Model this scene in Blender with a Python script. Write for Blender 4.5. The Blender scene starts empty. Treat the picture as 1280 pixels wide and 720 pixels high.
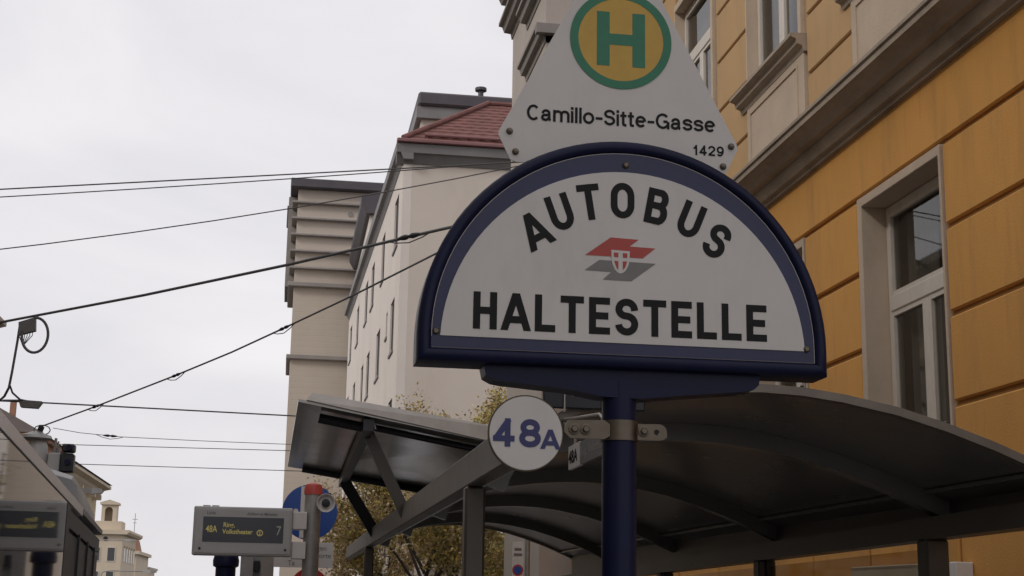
import bpy, math, random
from mathutils import Vector, Matrix
random.seed(7)
S = bpy.context.scene
COL = S.collection

# ------------------------------------------------------------------ camera
cam_d = bpy.data.cameras.new('camera'); cam = bpy.data.objects.new('camera', cam_d); COL.objects.link(cam)
cam.location = (0, 0, 1.65)
cam.rotation_euler = (math.radians(102.314), math.radians(-0.950), math.radians(-8.951))
cam_d.sensor_width = 36; cam_d.lens = 50.625; cam_d.clip_start = 0.05; cam_d.clip_end = 4000
S.camera = cam
# ------------------------------------------------------------------ sky, sun, exposure
SUN_EL, SUN_AZ = math.radians(33), math.radians(-120)      # azimuth from +Y, clockwise
w = bpy.data.worlds.new('World'); S.world = w; w.use_nodes = True
nt = w.node_tree; nt.nodes.clear()
out = nt.nodes.new('ShaderNodeOutputWorld'); bg = nt.nodes.new('ShaderNodeBackground')
bg.inputs['Strength'].default_value = 0.1
sky = nt.nodes.new('ShaderNodeTexSky'); sky.sky_type = 'NISHITA'; sky.sun_disc = False
sky.sun_elevation = SUN_EL; sky.sun_rotation = SUN_AZ; sky.dust_density = 4; sky.air_density = 1
tc = nt.nodes.new('ShaderNodeTexCoord'); mp = nt.nodes.new('ShaderNodeMapping'); mp.inputs['Scale'].default_value = (1.0, 1.0, 2.6)
nz = nt.nodes.new('ShaderNodeTexNoise'); nz.inputs['Scale'].default_value = 3.4; nz.inputs['Detail'].default_value = 7; nz.inputs['Roughness'].default_value = 0.5; nz.inputs['Distortion'].default_value = 0.5
rp = nt.nodes.new('ShaderNodeValToRGB')
rp.color_ramp.elements[0].position = 0.28; rp.color_ramp.elements[0].color = (0.655, 0.645, 0.680, 1)
rp.color_ramp.elements[1].position = 0.72; rp.color_ramp.elements[1].color = (0.835, 0.812, 0.826, 1)
sc = nt.nodes.new('ShaderNodeVectorMath'); sc.operation = 'SCALE'; sc.inputs['Scale'].default_value = 11.3
mx = nt.nodes.new('ShaderNodeMix'); mx.data_type = 'RGBA'; mx.inputs['Factor'].default_value = 0.93
L = nt.links.new
L(tc.outputs['Generated'], mp.inputs['Vector']); L(mp.outputs['Vector'], nz.inputs['Vector']); L(nz.outputs['Fac'], rp.inputs['Fac'])
L(rp.outputs['Color'], sc.inputs[0]); L(sky.outputs['Color'], mx.inputs['A']); L(sc.outputs['Vector'], mx.inputs['B'])
L(mx.outputs['Result'], bg.inputs['Color']); L(bg.outputs['Background'], out.inputs['Surface'])
sd = bpy.data.lights.new('sun', 'SUN'); sd.energy = 1.3; sd.angle = math.radians(14); sd.color = (1.0, 0.96, 0.9)
so = bpy.data.objects.new('sun', sd); COL.objects.link(so)
sv = Vector((math.sin(SUN_AZ)*math.cos(SUN_EL), math.cos(SUN_AZ)*math.cos(SUN_EL), math.sin(SUN_EL)))
so.rotation_euler = sv.to_track_quat('Z', 'Y').to_euler(); so.location = (0, 0, 60)
vs = S.view_settings; vs.view_transform = 'Standard'; vs.look = 'None'; vs.exposure = 0.0; vs.gamma = 1.0; vs.use_curve_mapping = False

# ------------------------------------------------------------------ materials
def mat(name, col, rough=0.6, metal=0.0, var=0.12, vscale=3.0, bump=0.0, bscale=40.0, dirt=0.0, dscale=1.2, dcol=(0.09, 0.08, 0.07), stretch=(1, 1, 1), spec=0.5, coat=0.0, rvar=0.0):
    m = bpy.data.materials.new(name); m.use_nodes = True
    t = m.node_tree; b = t.nodes['Principled BSDF']
    b.inputs['Roughness'].default_value = rough; b.inputs['Metallic'].default_value = metal
    b.inputs['Specular IOR Level'].default_value = spec; b.inputs['Coat Weight'].default_value = coat; b.inputs['Coat Roughness'].default_value = 0.12
    g = t.nodes.new('ShaderNodeNewGeometry')
    mpn = t.nodes.new('ShaderNodeMapping'); mpn.inputs['Scale'].default_value = stretch
    t.links.new(g.outputs['Position'], mpn.inputs['Vector'])
    n = t.nodes.new('ShaderNodeTexNoise'); n.inputs['Scale'].default_value = vscale; n.inputs['Detail'].default_value = 8; n.inputs['Roughness'].default_value = 0.65
    t.links.new(mpn.outputs['Vector'], n.inputs['Vector'])
    r = t.nodes.new('ShaderNodeValToRGB'); r.color_ramp.elements[0].position = 0.25; r.color_ramp.elements[1].position = 0.75
    r.color_ramp.elements[0].color = tuple(c*(1-var) for c in col)+(1,); r.color_ramp.elements[1].color = tuple(min(1, c*(1+var)) for c in col)+(1,)
    t.links.new(n.outputs['Fac'], r.inputs['Fac']); last = r.outputs['Color']
    if dirt > 0:
        n2 = t.nodes.new('ShaderNodeTexNoise'); n2.inputs['Scale'].default_value = dscale; n2.inputs['Detail'].default_value = 10; n2.inputs['Roughness'].default_value = 0.72
        mp2 = t.nodes.new('ShaderNodeMapping'); mp2.inputs['Scale'].default_value = (stretch[0], stretch[1], stretch[2]*0.35); mp2.inputs['Location'].default_value = (3.1, 7.7, 1.9)
        t.links.new(g.outputs['Position'], mp2.inputs['Vector']); t.links.new(mp2.outputs['Vector'], n2.inputs['Vector'])
        r2 = t.nodes.new('ShaderNodeMapRange'); r2.inputs['From Min'].default_value = 0.5; r2.inputs['From Max'].default_value = 0.75; r2.inputs['To Max'].default_value = dirt
        t.links.new(n2.outputs['Fac'], r2.inputs['Value'])
        x = t.nodes.new('ShaderNodeMix'); x.data_type = 'RGBA'; x.inputs['B'].default_value = dcol+(1,)
        t.links.new(r2.outputs['Result'], x.inputs['Factor']); t.links.new(last, x.inputs['A']); last = x.outputs['Result']
    t.links.new(last, b.inputs['Base Color'])
    if rvar > 0:
        r3 = t.nodes.new('ShaderNodeMapRange'); r3.inputs['To Min'].default_value = max(0.02, rough-rvar); r3.inputs['To Max'].default_value = min(1, rough+rvar)
        t.links.new(n.outputs['Fac'], r3.inputs['Value']); t.links.new(r3.outputs['Result'], b.inputs['Roughness'])
    if bump > 0:
        n4 = t.nodes.new('ShaderNodeTexNoise'); n4.inputs['Scale'].default_value = bscale; n4.inputs['Detail'].default_value = 6
        t.links.new(g.outputs['Position'], n4.inputs['Vector'])
        bp = t.nodes.new('ShaderNodeBump'); bp.inputs['Strength'].default_value = bump; bp.inputs['Distance'].default_value = 0.02
        t.links.new(n4.outputs['Fac'], bp.inputs['Height']); t.links.new(bp.outputs['Normal'], b.inputs['Normal'])
    return m
def glow(name, col, s):
    m = bpy.data.materials.new(name); m.use_nodes = True; b = m.node_tree.nodes['Principled BSDF']
    b.inputs['Base Color'].default_value = (0.02, 0.02, 0.02, 1); b.inputs['Emission Color'].default_value = col+(1,); b.inputs['Emission Strength'].default_value = s
    return m
def glass_dark(name, col=(0.012, 0.013, 0.015), rough=0.04, ior=1.5):
    m = mat(name, col, rough, 0, 0.2, 2.0, rvar=0.02); m.node_tree.nodes['Principled BSDF'].inputs['IOR'].default_value = ior
    return m
def glass_tint(name, tint, ior=1.45, rough=0.05):
    m = bpy.data.materials.new(name); m.use_nodes = True; t = m.node_tree; t.nodes.clear()
    o = t.nodes.new('ShaderNodeOutputMaterial'); mxs = t.nodes.new('ShaderNodeMixShader'); fr = t.nodes.new('ShaderNodeFresnel'); fr.inputs['IOR'].default_value = ior
    tr = t.nodes.new('ShaderNodeBsdfTransparent'); tr.inputs['Color'].default_value = tint+(1,); gl = t.nodes.new('ShaderNodeBsdfGlossy'); gl.inputs['Roughness'].default_value = rough
    ge = t.nodes.new('ShaderNodeNewGeometry'); iv = t.nodes.new('ShaderNodeMath'); iv.operation = 'SUBTRACT'; iv.inputs[0].default_value = 1.0; ml = t.nodes.new('ShaderNodeMath'); ml.operation = 'MULTIPLY'
    t.links.new(ge.outputs['Backfacing'], iv.inputs[1]); t.links.new(iv.outputs[0], ml.inputs[0]); t.links.new(fr.outputs[0], ml.inputs[1])
    t.links.new(ml.outputs[0], mxs.inputs[0]); t.links.new(tr.outputs[0], mxs.inputs[1]); t.links.new(gl.outputs[0], mxs.inputs[2]); t.links.new(mxs.outputs[0], o.inputs['Surface'])
    return m
M = dict(
    navy=mat('navy_paint', (0.0075, 0.0105, 0.037), 0.38, 0, 0.25, 6, spec=0.18, rvar=0.08, dirt=0.25, dscale=9, dcol=(0.02, 0.022, 0.036)),
    band=mat('navy_enamel', (0.0105, 0.013, 0.064), 0.42, 0, 0.15, 8, rvar=0.08, dirt=0.2, dscale=12, dcol=(0.04, 0.042, 0.06)),
    enamel=mat('white_enamel', (0.54, 0.515, 0.485), 0.33, 0, 0.06, 4, dirt=0.38, dscale=6, dcol=(0.38, 0.35, 0.31), rvar=0.06),
    black=mat('black_lettering', (0.010, 0.009, 0.009), 0.55, 0, 0.2, 20, spec=0.2),
    blue_ink=mat('blue_lettering', (0.024, 0.026, 0.12), 0.5, 0, 0.1, 20),
    red_ink=mat('red_print', (0.36, 0.036, 0.022), 0.4, 0, 0.1, 20),
    grey_ink=mat('grey_print', (0.16, 0.15, 0.145), 0.4, 0, 0.1, 20),
    green_ink=mat('green_print', (0.008, 0.155, 0.075), 0.4, 0, 0.1, 20),
    yellow_ink=mat('yellow_print', (0.50, 0.30, 0.035), 0.4, 0, 0.1, 14),
    steel=mat('stainless_steel', (0.135, 0.112, 0.086), 0.42, 0.75, 0.2, 18, rvar=0.12, dirt=0.35, dscale=14, dcol=(0.07, 0.055, 0.045)),
    galv=mat('galvanised_steel', (0.33, 0.32, 0.31), 0.5, 0.5, 0.2, 9, dirt=0.3, dscale=4, dcol=(0.2, 0.17, 0.15)),
    alu=mat('anodised_aluminium', (0.34, 0.31, 0.28), 0.45, 0.6, 0.14, 6, dirt=0.35, dscale=4, dcol=(0.16, 0.13, 0.1)),
    trim=mat('brown_trim', (0.20, 0.175, 0.15), 0.5, 0.4, 0.2, 6, dirt=0.45, dscale=5, dcol=(0.11, 0.09, 0.075)),
    shelter=mat('shelter_paint', (0.095, 0.086, 0.075), 0.42, 0.3, 0.18, 4, dirt=0.3, dscale=3, dcol=(0.1, 0.085, 0.07), rvar=0.1),
    soffit=mat('shelter_soffit', (0.168, 0.166, 0.158), 0.26, 0.1, 0.1, 2, dirt=0.12, dscale=1.2, dcol=(0.10, 0.095, 0.085), rvar=0.04),
    wing=mat('wing_soffit', (0.34, 0.32, 0.29), 0.17, 0.25, 0.12, 3, dirt=0.3, dscale=2, dcol=(0.2, 0.18, 0.15), rvar=0.05, spec=0.9),
    darkmetal=mat('dark_metal', (0.02, 0.021, 0.025), 0.4, 0.2, 0.2, 8),
    ochre=mat('ochre_plaster', (0.65, 0.325, 0.082), 0.85, 0, 0.15, 0.6, bump=0.16, bscale=55, dirt=0.62, dscale=2.4, dcol=(0.36, 0.20, 0.085), stretch=(1, 1, .42)),
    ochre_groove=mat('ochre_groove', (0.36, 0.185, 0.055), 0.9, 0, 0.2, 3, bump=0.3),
    pale=mat('pale_ochre_plaster', (0.50, 0.32, 0.155), 0.85, 0, 0.08, 1.0, bump=0.14, bscale=55, dirt=0.6, dscale=2.4, dcol=(0.34, 0.24, 0.15), stretch=(1, 1, .42)),
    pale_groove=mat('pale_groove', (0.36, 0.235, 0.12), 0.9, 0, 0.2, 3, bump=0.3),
    stucco=mat('grey_stucco', (0.52, 0.42, 0.325), 0.85, 0, 0.12, 2.0, bump=0.2, bscale=40, dirt=0.5, dscale=1.8, dcol=(0.30, 0.235, 0.18)),
    cornice=mat('cornice_stucco', (0.36, 0.295, 0.235), 0.85, 0, 0.18, 2.4, bump=0.25, bscale=30, dirt=0.6, dscale=2.2, dcol=(0.10, 0.08, 0.065), stretch=(1, 0.5, 1.6)),
    frame=mat('white_window_frame', (0.60, 0.55, 0.49), 0.45, 0, 0.07, 6, dirt=0.3, dscale=7, dcol=(0.36, 0.31, 0.26)),
    pane=glass_tint('window_glass', (0.62, 0.62, 0.60), 1.75, 0.02),
    pane_far=glass_dark('street_window_glass', (0.03, 0.03, 0.03), 0.05, 1.6),
    pane_dull=mat('far_window_glass', (0.05, 0.047, 0.045), 0.5, 0, 0.2, 1, spec=0.12),
    curtain=mat('grey_curtain', (0.42, 0.39, 0.35), 0.9, 0, 0.3, 5, stretch=(1, 9, 0.3)),
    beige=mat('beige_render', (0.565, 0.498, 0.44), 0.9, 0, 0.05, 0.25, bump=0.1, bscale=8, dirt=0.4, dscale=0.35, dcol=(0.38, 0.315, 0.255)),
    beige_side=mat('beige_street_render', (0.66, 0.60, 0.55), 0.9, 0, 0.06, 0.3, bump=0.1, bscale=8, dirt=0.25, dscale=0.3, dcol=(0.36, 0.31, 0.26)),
    gutter=mat('grey_gutter', (0.19, 0.18, 0.18), 0.6, 0.1, 0.15, 1, dirt=0.3, dscale=0.8, dcol=(0.1, 0.09, 0.09)),
    darkroof=mat('dark_roof_sheet', (0.07, 0.062, 0.07), 0.6, 0.1, 0.2, 1),
    tile=mat('red_roof_tile', (0.165, 0.068, 0.058), 0.8, 0, 0.35, 2.2, bump=0.5, bscale=9, dirt=0.5, dscale=1.2, dcol=(0.09, 0.04, 0.035)),
    redmetal=mat('red_flashing', (0.19, 0.085, 0.085), 0.5, 0, 0.2, 1),
    tower=mat('tower_panel', (0.47, 0.405, 0.345), 0.85, 0, 0.05, 0.4, dirt=0.25, dscale=0.3, dcol=(0.31, 0.275, 0.24)),
    ledge=mat('tower_ledge', (0.25, 0.225, 0.21), 0.7, 0, 0.15, 1),
    cream=mat('cream_plaster', (0.56, 0.47, 0.36), 0.9, 0, 0.08, 0.3, dirt=0.3, dscale=0.3, dcol=(0.38, 0.31, 0.24)),
    brownroof=mat('brown_roof', (0.075, 0.055, 0.046), 0.8, 0, 0.25, 0.8, bump=0.4, bscale=4),
    brick=mat('brick_band', (0.30, 0.15, 0.09), 0.85, 0, 0.2, 1.2),
    yellowfar=mat('yellow_far_plaster', (0.47, 0.37, 0.23), 0.9, 0, 0.12, 0.4),
    asphalt=mat('asphalt', (0.05, 0.05, 0.05), 0.9, 0, 0.2, 6, bump=0.5, bscale=120),
    paving=mat('paving', (0.22, 0.21, 0.20), 0.9, 0, 0.15, 3, bump=0.3, bscale=60),
    earth=mat('ground_cover', (0.12, 0.115, 0.10), 0.95, 0, 0.2, 0.5),
    granite=mat('granite', (0.28, 0.27, 0.26), 0.8, 0, 0.2, 30),
    buspaint=mat('bus_dark_paint', (0.03, 0.03, 0.034), 0.28, 0, 0.2, 3, coat=0.5),
    busroof=mat('bus_roof_paint', (0.26, 0.255, 0.26), 0.4, 0, 0.12, 2, dirt=0.4, dscale=2, dcol=(0.1, 0.09, 0.09)),
    bustrim=mat('bus_white_trim', (0.85, 0.83, 0.83), 0.35, 0, 0.06, 4),
    busglass=glass_dark('bus_glass', (0.010, 0.010, 0.011), 0.012, 1.52),
    rubber=mat('rubber', (0.015, 0.015, 0.015), 0.8),
    cable=mat('cable_sheath', (0.10, 0.10, 0.105), 0.6, 0.1, 0.2, 6),
    box_grey=mat('box_grey', (0.17, 0.17, 0.175), 0.6, 0.1, 0.1, 4),
    housing=mat('display_housing', (0.42, 0.415, 0.41), 0.5, 0.1, 0.08, 3, dirt=0.25, dscale=4, dcol=(0.3, 0.29, 0.28)),
    screen=mat('display_screen', (0.012, 0.015, 0.024), 0.18, 0, 0.1, 4),
    amber=glow('amber_led', (0.70, 0.56, 0.16), 0.30),
    sign_blue=mat('traffic_blue', (0.012, 0.075, 0.36), 0.4, 0, 0.12, 3),
    sign_red=mat('traffic_red', (0.48, 0.035, 0.03), 0.4, 0, 0.1, 3),
    red_cap=mat('red_cap', (0.50, 0.07, 0.055), 0.5, 0, 0.15, 5),
    white=mat('white_sheet', (0.66, 0.64, 0.62), 0.5, 0, 0.06, 4, dirt=0.25, dscale=5, dcol=(0.42, 0.39, 0.36)),
    bark=mat('bark', (0.065, 0.05, 0.04), 0.95, 0, 0.3, 6, bump=0.6, bscale=25),
    leaf_y=mat('autumn_leaf', (0.52, 0.40, 0.11), 0.7, 0, 0.45, 2.2),
    leaf_b=mat('brown_leaf', (0.48, 0.35, 0.20), 0.8, 0, 0.4, 2.5),
    leaf_g=mat('olive_leaf', (0.30, 0.27, 0.09), 0.7, 0, 0.4, 2.2),
    plate_grey=mat('grey_sign_plate', (0.17, 0.17, 0.18), 0.5),
    shelterglass=glass_tint('tinted_glass', (0.80, 0.75, 0.64)),
    paper=mat('notice_paper', (0.42, 0.40, 0.36), 0.6, 0, 0.05, 5),
)
for k in ('leaf_y', 'leaf_b', 'leaf_g'):
    b = M[k].node_tree.nodes['Principled BSDF']; b.inputs['Subsurface Weight'].default_value = 0.0
# horizontal cladding ribs on the tower
t = M['tower'].node_tree; g = t.nodes.new('ShaderNodeNewGeometry'); sx = t.nodes.new('ShaderNodeSeparateXYZ'); ma = t.nodes.new('ShaderNodeMath'); ma.operation = 'MULTIPLY'; ma.inputs[1].default_value = 2.2
fr = t.nodes.new('ShaderNodeMath'); fr.operation = 'FRACT'; gt = t.nodes.new('ShaderNodeMath'); gt.operation = 'GREATER_THAN'; gt.inputs[1].default_value = 0.16
bp = t.nodes.new('ShaderNodeBump'); bp.inputs['Distance'].default_value = 0.04; bp.inputs['Strength'].default_value = 0.4
t.links.new(g.outputs['Position'], sx.inputs[0]); t.links.new(sx.outputs['Z'], ma.inputs[0]); t.links.new(ma.outputs[0], fr.inputs[0]); t.links.new(fr.outputs[0], gt.inputs[0]); t.links.new(gt.outputs[0], bp.inputs['Height']); t.links.new(bp.outputs['Normal'], t.nodes['Principled BSDF'].inputs['Normal'])

# ------------------------------------------------------------------ mesh helpers
class MB:
    def __init__(s): s.v = []; s.f = []
    def add(s, v, f):
        n = len(s.v); s.v += [tuple(p) for p in v]; s.f += [tuple(i+n for i in q) for q in f]; return s
    def box(s, x0, x1, y0, y1, z0, z1, b=0.0):
        if b <= 0:
            return s.add([(x, y, z) for x in (x0, x1) for y in (y0, y1) for z in (z0, z1)],
                         [(0, 1, 3, 2), (4, 6, 7, 5), (0, 4, 5, 1), (2, 3, 7, 6), (0, 2, 6, 4), (1, 5, 7, 3)])
        V = []; idx = {}
        for i, x in enumerate((x0, x1)):
            for j, y in enumerate((y0, y1)):
                for k, z in enumerate((z0, z1)):
                    sx, sy, sz = (b, -b)[i], (b, -b)[j], (b, -b)[k]
                    idx[i, j, k] = len(V); V += [(x, y+sy, z+sz), (x+sx, y, z+sz), (x+sx, y+sy, z)]
        F = []
        q = lambda a, i, j, k: idx[i, j, k]+a
        for i in (0, 1): F.append((q(0, i, 0, 0), q(0, i, 0, 1), q(0, i, 1, 1), q(0, i, 1, 0)))
        for j in (0, 1): F.append((q(1, 0, j, 0), q(1, 0, j, 1), q(1, 1, j, 1), q(1, 1, j, 0)))
        for k in (0, 1): F.append((q(2, 0, 0, k), q(2, 0, 1, k), q(2, 1, 1, k), q(2, 1, 0, k)))
        for j in (0, 1):
            for k in (0, 1): F.append((q(1, 0, j, k), q(1, 1, j, k), q(2, 1, j, k), q(2, 0, j, k)))
        for i in (0, 1):
            for k in (0, 1): F.append((q(0, i, 0, k), q(0, i, 1, k), q(2, i, 1, k), q(2, i, 0, k)))
        for i in (0, 1):
            for j in (0, 1): F.append((q(0, i, j, 0), q(0, i, j, 1), q(1, i, j, 1), q(1, i, j, 0)))
        for c in idx.values(): F.append((c, c+1, c+2))
        return s.add(V, F)
    def prism(s, poly, axis, a, b):
        """poly of 2-D points extruded along axis from a to b: 'x' -> (y,z), 'y' -> (x,z), 'z' -> (x,y)"""
        P = {'x': lambda p, t: (t, p[0], p[1]), 'y': lambda p, t: (p[0], t, p[1]), 'z': lambda p, t: (p[0], p[1], t)}[axis]
        n = len(poly)
        return s.add([P(p, a) for p in poly]+[P(p, b) for p in poly],
                     [tuple(range(n)), tuple(range(2*n-1, n-1, -1))]+[(i, (i+1) % n, n+(i+1) % n, n+i) for i in range(n)])
    def tube(s, pts, r, n=8, cap=True):
        pts = [Vector(p) for p in pts]; rs = r if isinstance(r, (list, tuple)) else [r]*len(pts); rings = []
        up = Vector((0, 0, 1))
        for i, p in enumerate(pts):
            d = (pts[min(i+1, len(pts)-1)]-pts[max(i-1, 0)]).normalized()
            if abs(d.dot(up)) > 0.97: up = Vector((1, 0, 0)) if abs(d.x) < 0.9 else Vector((0, 1, 0))
            a = d.cross(up).normalized(); bb = d.cross(a)
            up = -bb if (-bb).dot(up) > 0 else bb
            rings.append([p+(a*math.cos(2*math.pi*k/n)+bb*math.sin(2*math.pi*k/n))*rs[i] for k in range(n)])
        V = [q for R in rings for q in R]; F = []
        for i in range(len(pts)-1):
            for k in range(n): F.append((i*n+k, i*n+(k+1) % n, (i+1)*n+(k+1) % n, (i+1)*n+k))
        if cap: F += [tuple(range(n-1, -1, -1)), tuple((len(pts)-1)*n+k for k in range(n))]
        return s.add(V, F)
    def lathe(s, prof, c=(0, 0, 0), axis='z', n=24):
        V = []; F = []
        for r, h in prof:
            for k in range(n):
                a = 2*math.pi*k/n; x, y = r*math.cos(a), r*math.sin(a)
                V.append({'z': (c[0]+x, c[1]+y, c[2]+h), 'y': (c[0]+x, c[1]+h, c[2]+y), 'x': (c[0]+h, c[1]+x, c[2]+y)}[axis])
        for i in range(len(prof)-1):
            for k in range(n): F.append((i*n+k, i*n+(k+1) % n, (i+1)*n+(k+1) % n, (i+1)*n+k))
        F += [tuple(range(n-1, -1, -1)), tuple((len(prof)-1)*n+k for k in range(n))]
        return s.add(V, F)
    def loft(s, loops, closed=True, caps=True):
        n = len(loops[0]); V = [p for l in loops for p in l]; F = []
        for i in range(len(loops)-1):
            for k in range(n if closed else n-1): F.append((i*n+k, i*n+(k+1) % n, (i+1)*n+(k+1) % n, (i+1)*n+k))
        if caps: F += [tuple(range(n-1, -1, -1)), tuple((len(loops)-1)*n+k for k in range(n))]
        return s.add(V, F)
    def bar(s, a, b, wx, wz, side=(1, 0, 0)):
        a, b = Vector(a), Vector(b); d = (b-a).normalized(); u = Vector(side); u = (u-d*u.dot(d)).normalized(); v = d.cross(u)
        return s.loft([[p+u*wx*i+v*wz*j for i, j in ((-.5, -.5), (.5, -.5), (.5, .5), (-.5, .5))] for p in (a, b)])
    def build(s, name, m, parent=None, smooth=False):
        me = bpy.data.meshes.new(name); me.from_pydata(s.v, [], s.f); me.materials.append(M[m] if isinstance(m, str) else m)
        import bmesh
        bm = bmesh.new(); bm.from_mesh(me); bmesh.ops.recalc_face_normals(bm, faces=bm.faces); bm.to_mesh(me); bm.free()
        if smooth:
            me.polygons.foreach_set('use_smooth', [True]*len(me.polygons))
            try: me.set_sharp_from_angle(angle=math.radians(35))
            except Exception: pass
        o = bpy.data.objects.new(name, me); COL.objects.link(o)
        if parent: o.parent = parent
        return o
def tag(o, label=None, cat=None, group=None, kind=None):
    if label: o['label'] = label
    if cat: o['category'] = cat
    if group: o['group'] = group
    if kind: o['kind'] = kind
    return o
def thing(name, label, cat, group=None, loc=(0, 0, 0)):
    o = bpy.data.objects.new(name, None); COL.objects.link(o); o.empty_display_size = 0.2
    return tag(o, label, cat, group)
def share(name, src, parent, loc):
    o = bpy.data.objects.new(name, src.data); COL.objects.link(o); o.parent = parent; o.location = loc; return o
def arcp(cx, cy, rx, ry, a0, a1, n=14):
    return [(cx+rx*math.cos(math.radians(a0+(a1-a0)*i/n)), cy+ry*math.sin(math.radians(a0+(a1-a0)*i/n))) for i in range(n+1)]

# stroke lettering: every glyph is a set of centre lines in a 0..1 box
def gl(ch):
    A = arcp
    D = {
        'H': (0.62, [[(0, 0), (0, 1)], [(1, 0), (1, 1)], [(0, .5), (1, .5)]]),
        'A': (0.72, [[(-.06, -.1), (.5, 1.12)], [(1.06, -.1), (.5, 1.12)], [(.2, .24), (.8, .24)]]),
        'L': (0.54, [[(0, 1), (0, 0), (1, 0)]]),
        'T': (0.62, [[(0, 1), (1, 1)], [(.5, 0), (.5, 1)]]),
        'E': (0.56, [[(1, 1), (0, 1), (0, 0), (1, 0)], [(0, .5), (.88, .5)]]),
        'U': (0.64, [[(0, 1)]+[(0, .36)]+A(.5, .34, .5, .34, 180, 360)+[(1, .36), (1, 1)]]),
        'O': (0.66, [A(.5, .66, .5, .34, 0, 180)+[(0, .34)]+A(.5, .34, .5, .34, 180, 360)+[(1, .34), (1, .66)]]),
        'B': (0.62, [[(.55, 1), (0, 1), (0, 0), (.6, 0)], [(0, .53), (.6, .53)], [(.55, 1)]+A(.62, .765, .32, .235, 90, -90, 10)+[(.55, .53)], [(.55, .53)]+A(.64, .265, .36, .265, 90, -90, 10)+[(.55, 0)]]),
        'S': (0.62, [[(1, .72)]+A(.5, .755, .48, .245, 5, 180, 12)+A(.5, .755, .48, .225, 180, 248, 6)+A(.5, .265, .5, .265, 72, 0, 8)+A(.5, .265, .5, .265, 0, -175, 12)]),
        'C': (0.71, [A(.5, .5, .5, .5, 45, 315, 26)]),
        'G': (0.78, [A(.5, .5, .5, .5, 42, 340, 26), [(.97, -.1), (.97, .46)], [(.56, .47), (.92, .47)]]),
        'a': (0.60, [[(.05, .48)]+A(.44, .50, .38, .205, 170, 0, 12)+[(.82, .5), (.82, .13), (.9, .02), (1.0, .0)], [(.82, .40), (.46, .36)]+A(.36, .185, .36, .185, 80, 270, 12)+[(.5, .01), (.72, .1), (.82, .22)]]),
        'm': (0.90, [[(0, 0), (0, .7)], [(0, .46)]+A(.25, .46, .25, .24, 175, 0, 10)+[(.5, 0)], [(.5, .46)]+A(.75, .46, .25, .24, 175, 0, 10)+[(1, 0)]]),
        'i': (0.17, [[(.5, 0), (.5, .7)], [(.5, .985), (.5, 1)]]),
        'l': (0.17, [[(.5, 0), (.5, 1)]]),
        'o': (0.62, [A(.5, .35, .5, .35, 0, 360, 28)]),
        '-': (0.42, [[(.08, .37), (.92, .37)]]),
        't': (0.36, [[(.42, .92), (.42, .13)]+A(.72, .13, .3, .13, 180, 270, 6)+[(.9, 0)], [(0, .7), (.9, .7)]]),
        'e': (0.60, [[(.1, .36), (.9, .36)], A(.5, .35, .5, .35, 2, 318, 26)]),
        's': (0.56, [[(x, y*.7) for x, y in [(.96, .72)]+A(.5, .755, .46, .245, 5, 180, 12)+A(.5, .755, .46, .225, 180, 248, 6)+A(.5, .265, .5, .265, 72, 0, 8)+A(.5, .265, .5, .265, 0, -175, 12)]]),
        '1': (0.40, [[(.75, 0), (.75, 1)], [(.1, .72), (.4, .78), (.68, .98)]]),
        '4': (0.62, [[(.74, 0), (.74, 1)], [(.72, .98), (.05, .27)], [(0.02, .235), (1, .235)]]),
        '2': (0.60, [A(.5, .71, .5, .29, 178, -28, 16)+[(.06, .06), (.06, 0), (1.1, 0)]]),
        '9': (0.60, [A(.5, .68, .5, .32, 0, 360, 24), A(.42, .55, .58, .55, 12, -132, 16)]),
        '8': (0.62, [A(.5, .755, .43, .245, 0, 360, 22), A(.5, .265, .5, .265, 0, 360, 22)]),
    }
    return D[ch]
def clip(poly, z0, z1):
    for zc, sgn in ((z0, 1), (z1, -1)):
        o = []
        for i in range(len(poly)):
            a, b = poly[i], poly[(i+1) % len(poly)]; ia, ib = (a[1]-zc)*sgn >= 0, (b[1]-zc)*sgn >= 0
            if ia: o.append(a)
            if ia != ib:
                q = (zc-a[1])/(b[1]-a[1]); o.append((a[0]+(b[0]-a[0])*q, zc))
        poly = o
        if not poly: return []
    return poly
def stroke_glyph(mb, ch, h, th, place, k=1.0):
    """adds glyph ch of cap height h, stroke th; place(u, v, lift) maps glyph plane to 3-D; returns advance width"""
    wd, strokes = gl(ch); W = wd*h*k
    for si, st in enumerate(strokes):
        p = [(th/2+x*(W-th), th/2+y*(h-th)) for x, y in st]
        p = [q for i, q in enumerate(p) if i == 0 or math.hypot(q[0]-p[i-1][0], q[1]-p[i-1][1]) > 1e-5]
        p = [Vector(q) for q in p]; closed = (p[0]-p[-1]).length < 1e-4
        ext = 0.0 if ch in 'SsCGae29' else th/2
        if not closed:
            p[0] = p[0]-(p[1]-p[0]).normalized()*ext; p[-1] = p[-1]+(p[-1]-p[-2]).normalized()*ext
        Lf, Rt = [], []
        for i in range(len(p)):
            a = (p[i]-p[i-1]).normalized() if i > 0 else ((p[-1]-p[-2]).normalized() if closed else None)
            b = (p[i+1]-p[i]).normalized() if i < len(p)-1 else ((p[1]-p[0]).normalized() if closed else None)
            if a is None: a = b
            if b is None: b = a
            na, nb = Vector((-a.y, a.x)), Vector((-b.y, b.x)); m_ = (na+nb).normalized(); s_ = th/2/max(0.35, m_.dot(na))
            Lf.append(p[i]+m_*s_); Rt.append(p[i]-m_*s_)
        for i in range(len(p)-1):
            q = clip([tuple(Lf[i]), tuple(Lf[i+1]), tuple(Rt[i+1]), tuple(Rt[i])], 0, h)
            if len(q) >= 3: mb.add([place(u, v, si*0.0002) for u, v in q], [tuple(range(len(q)))])
    return W
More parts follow.
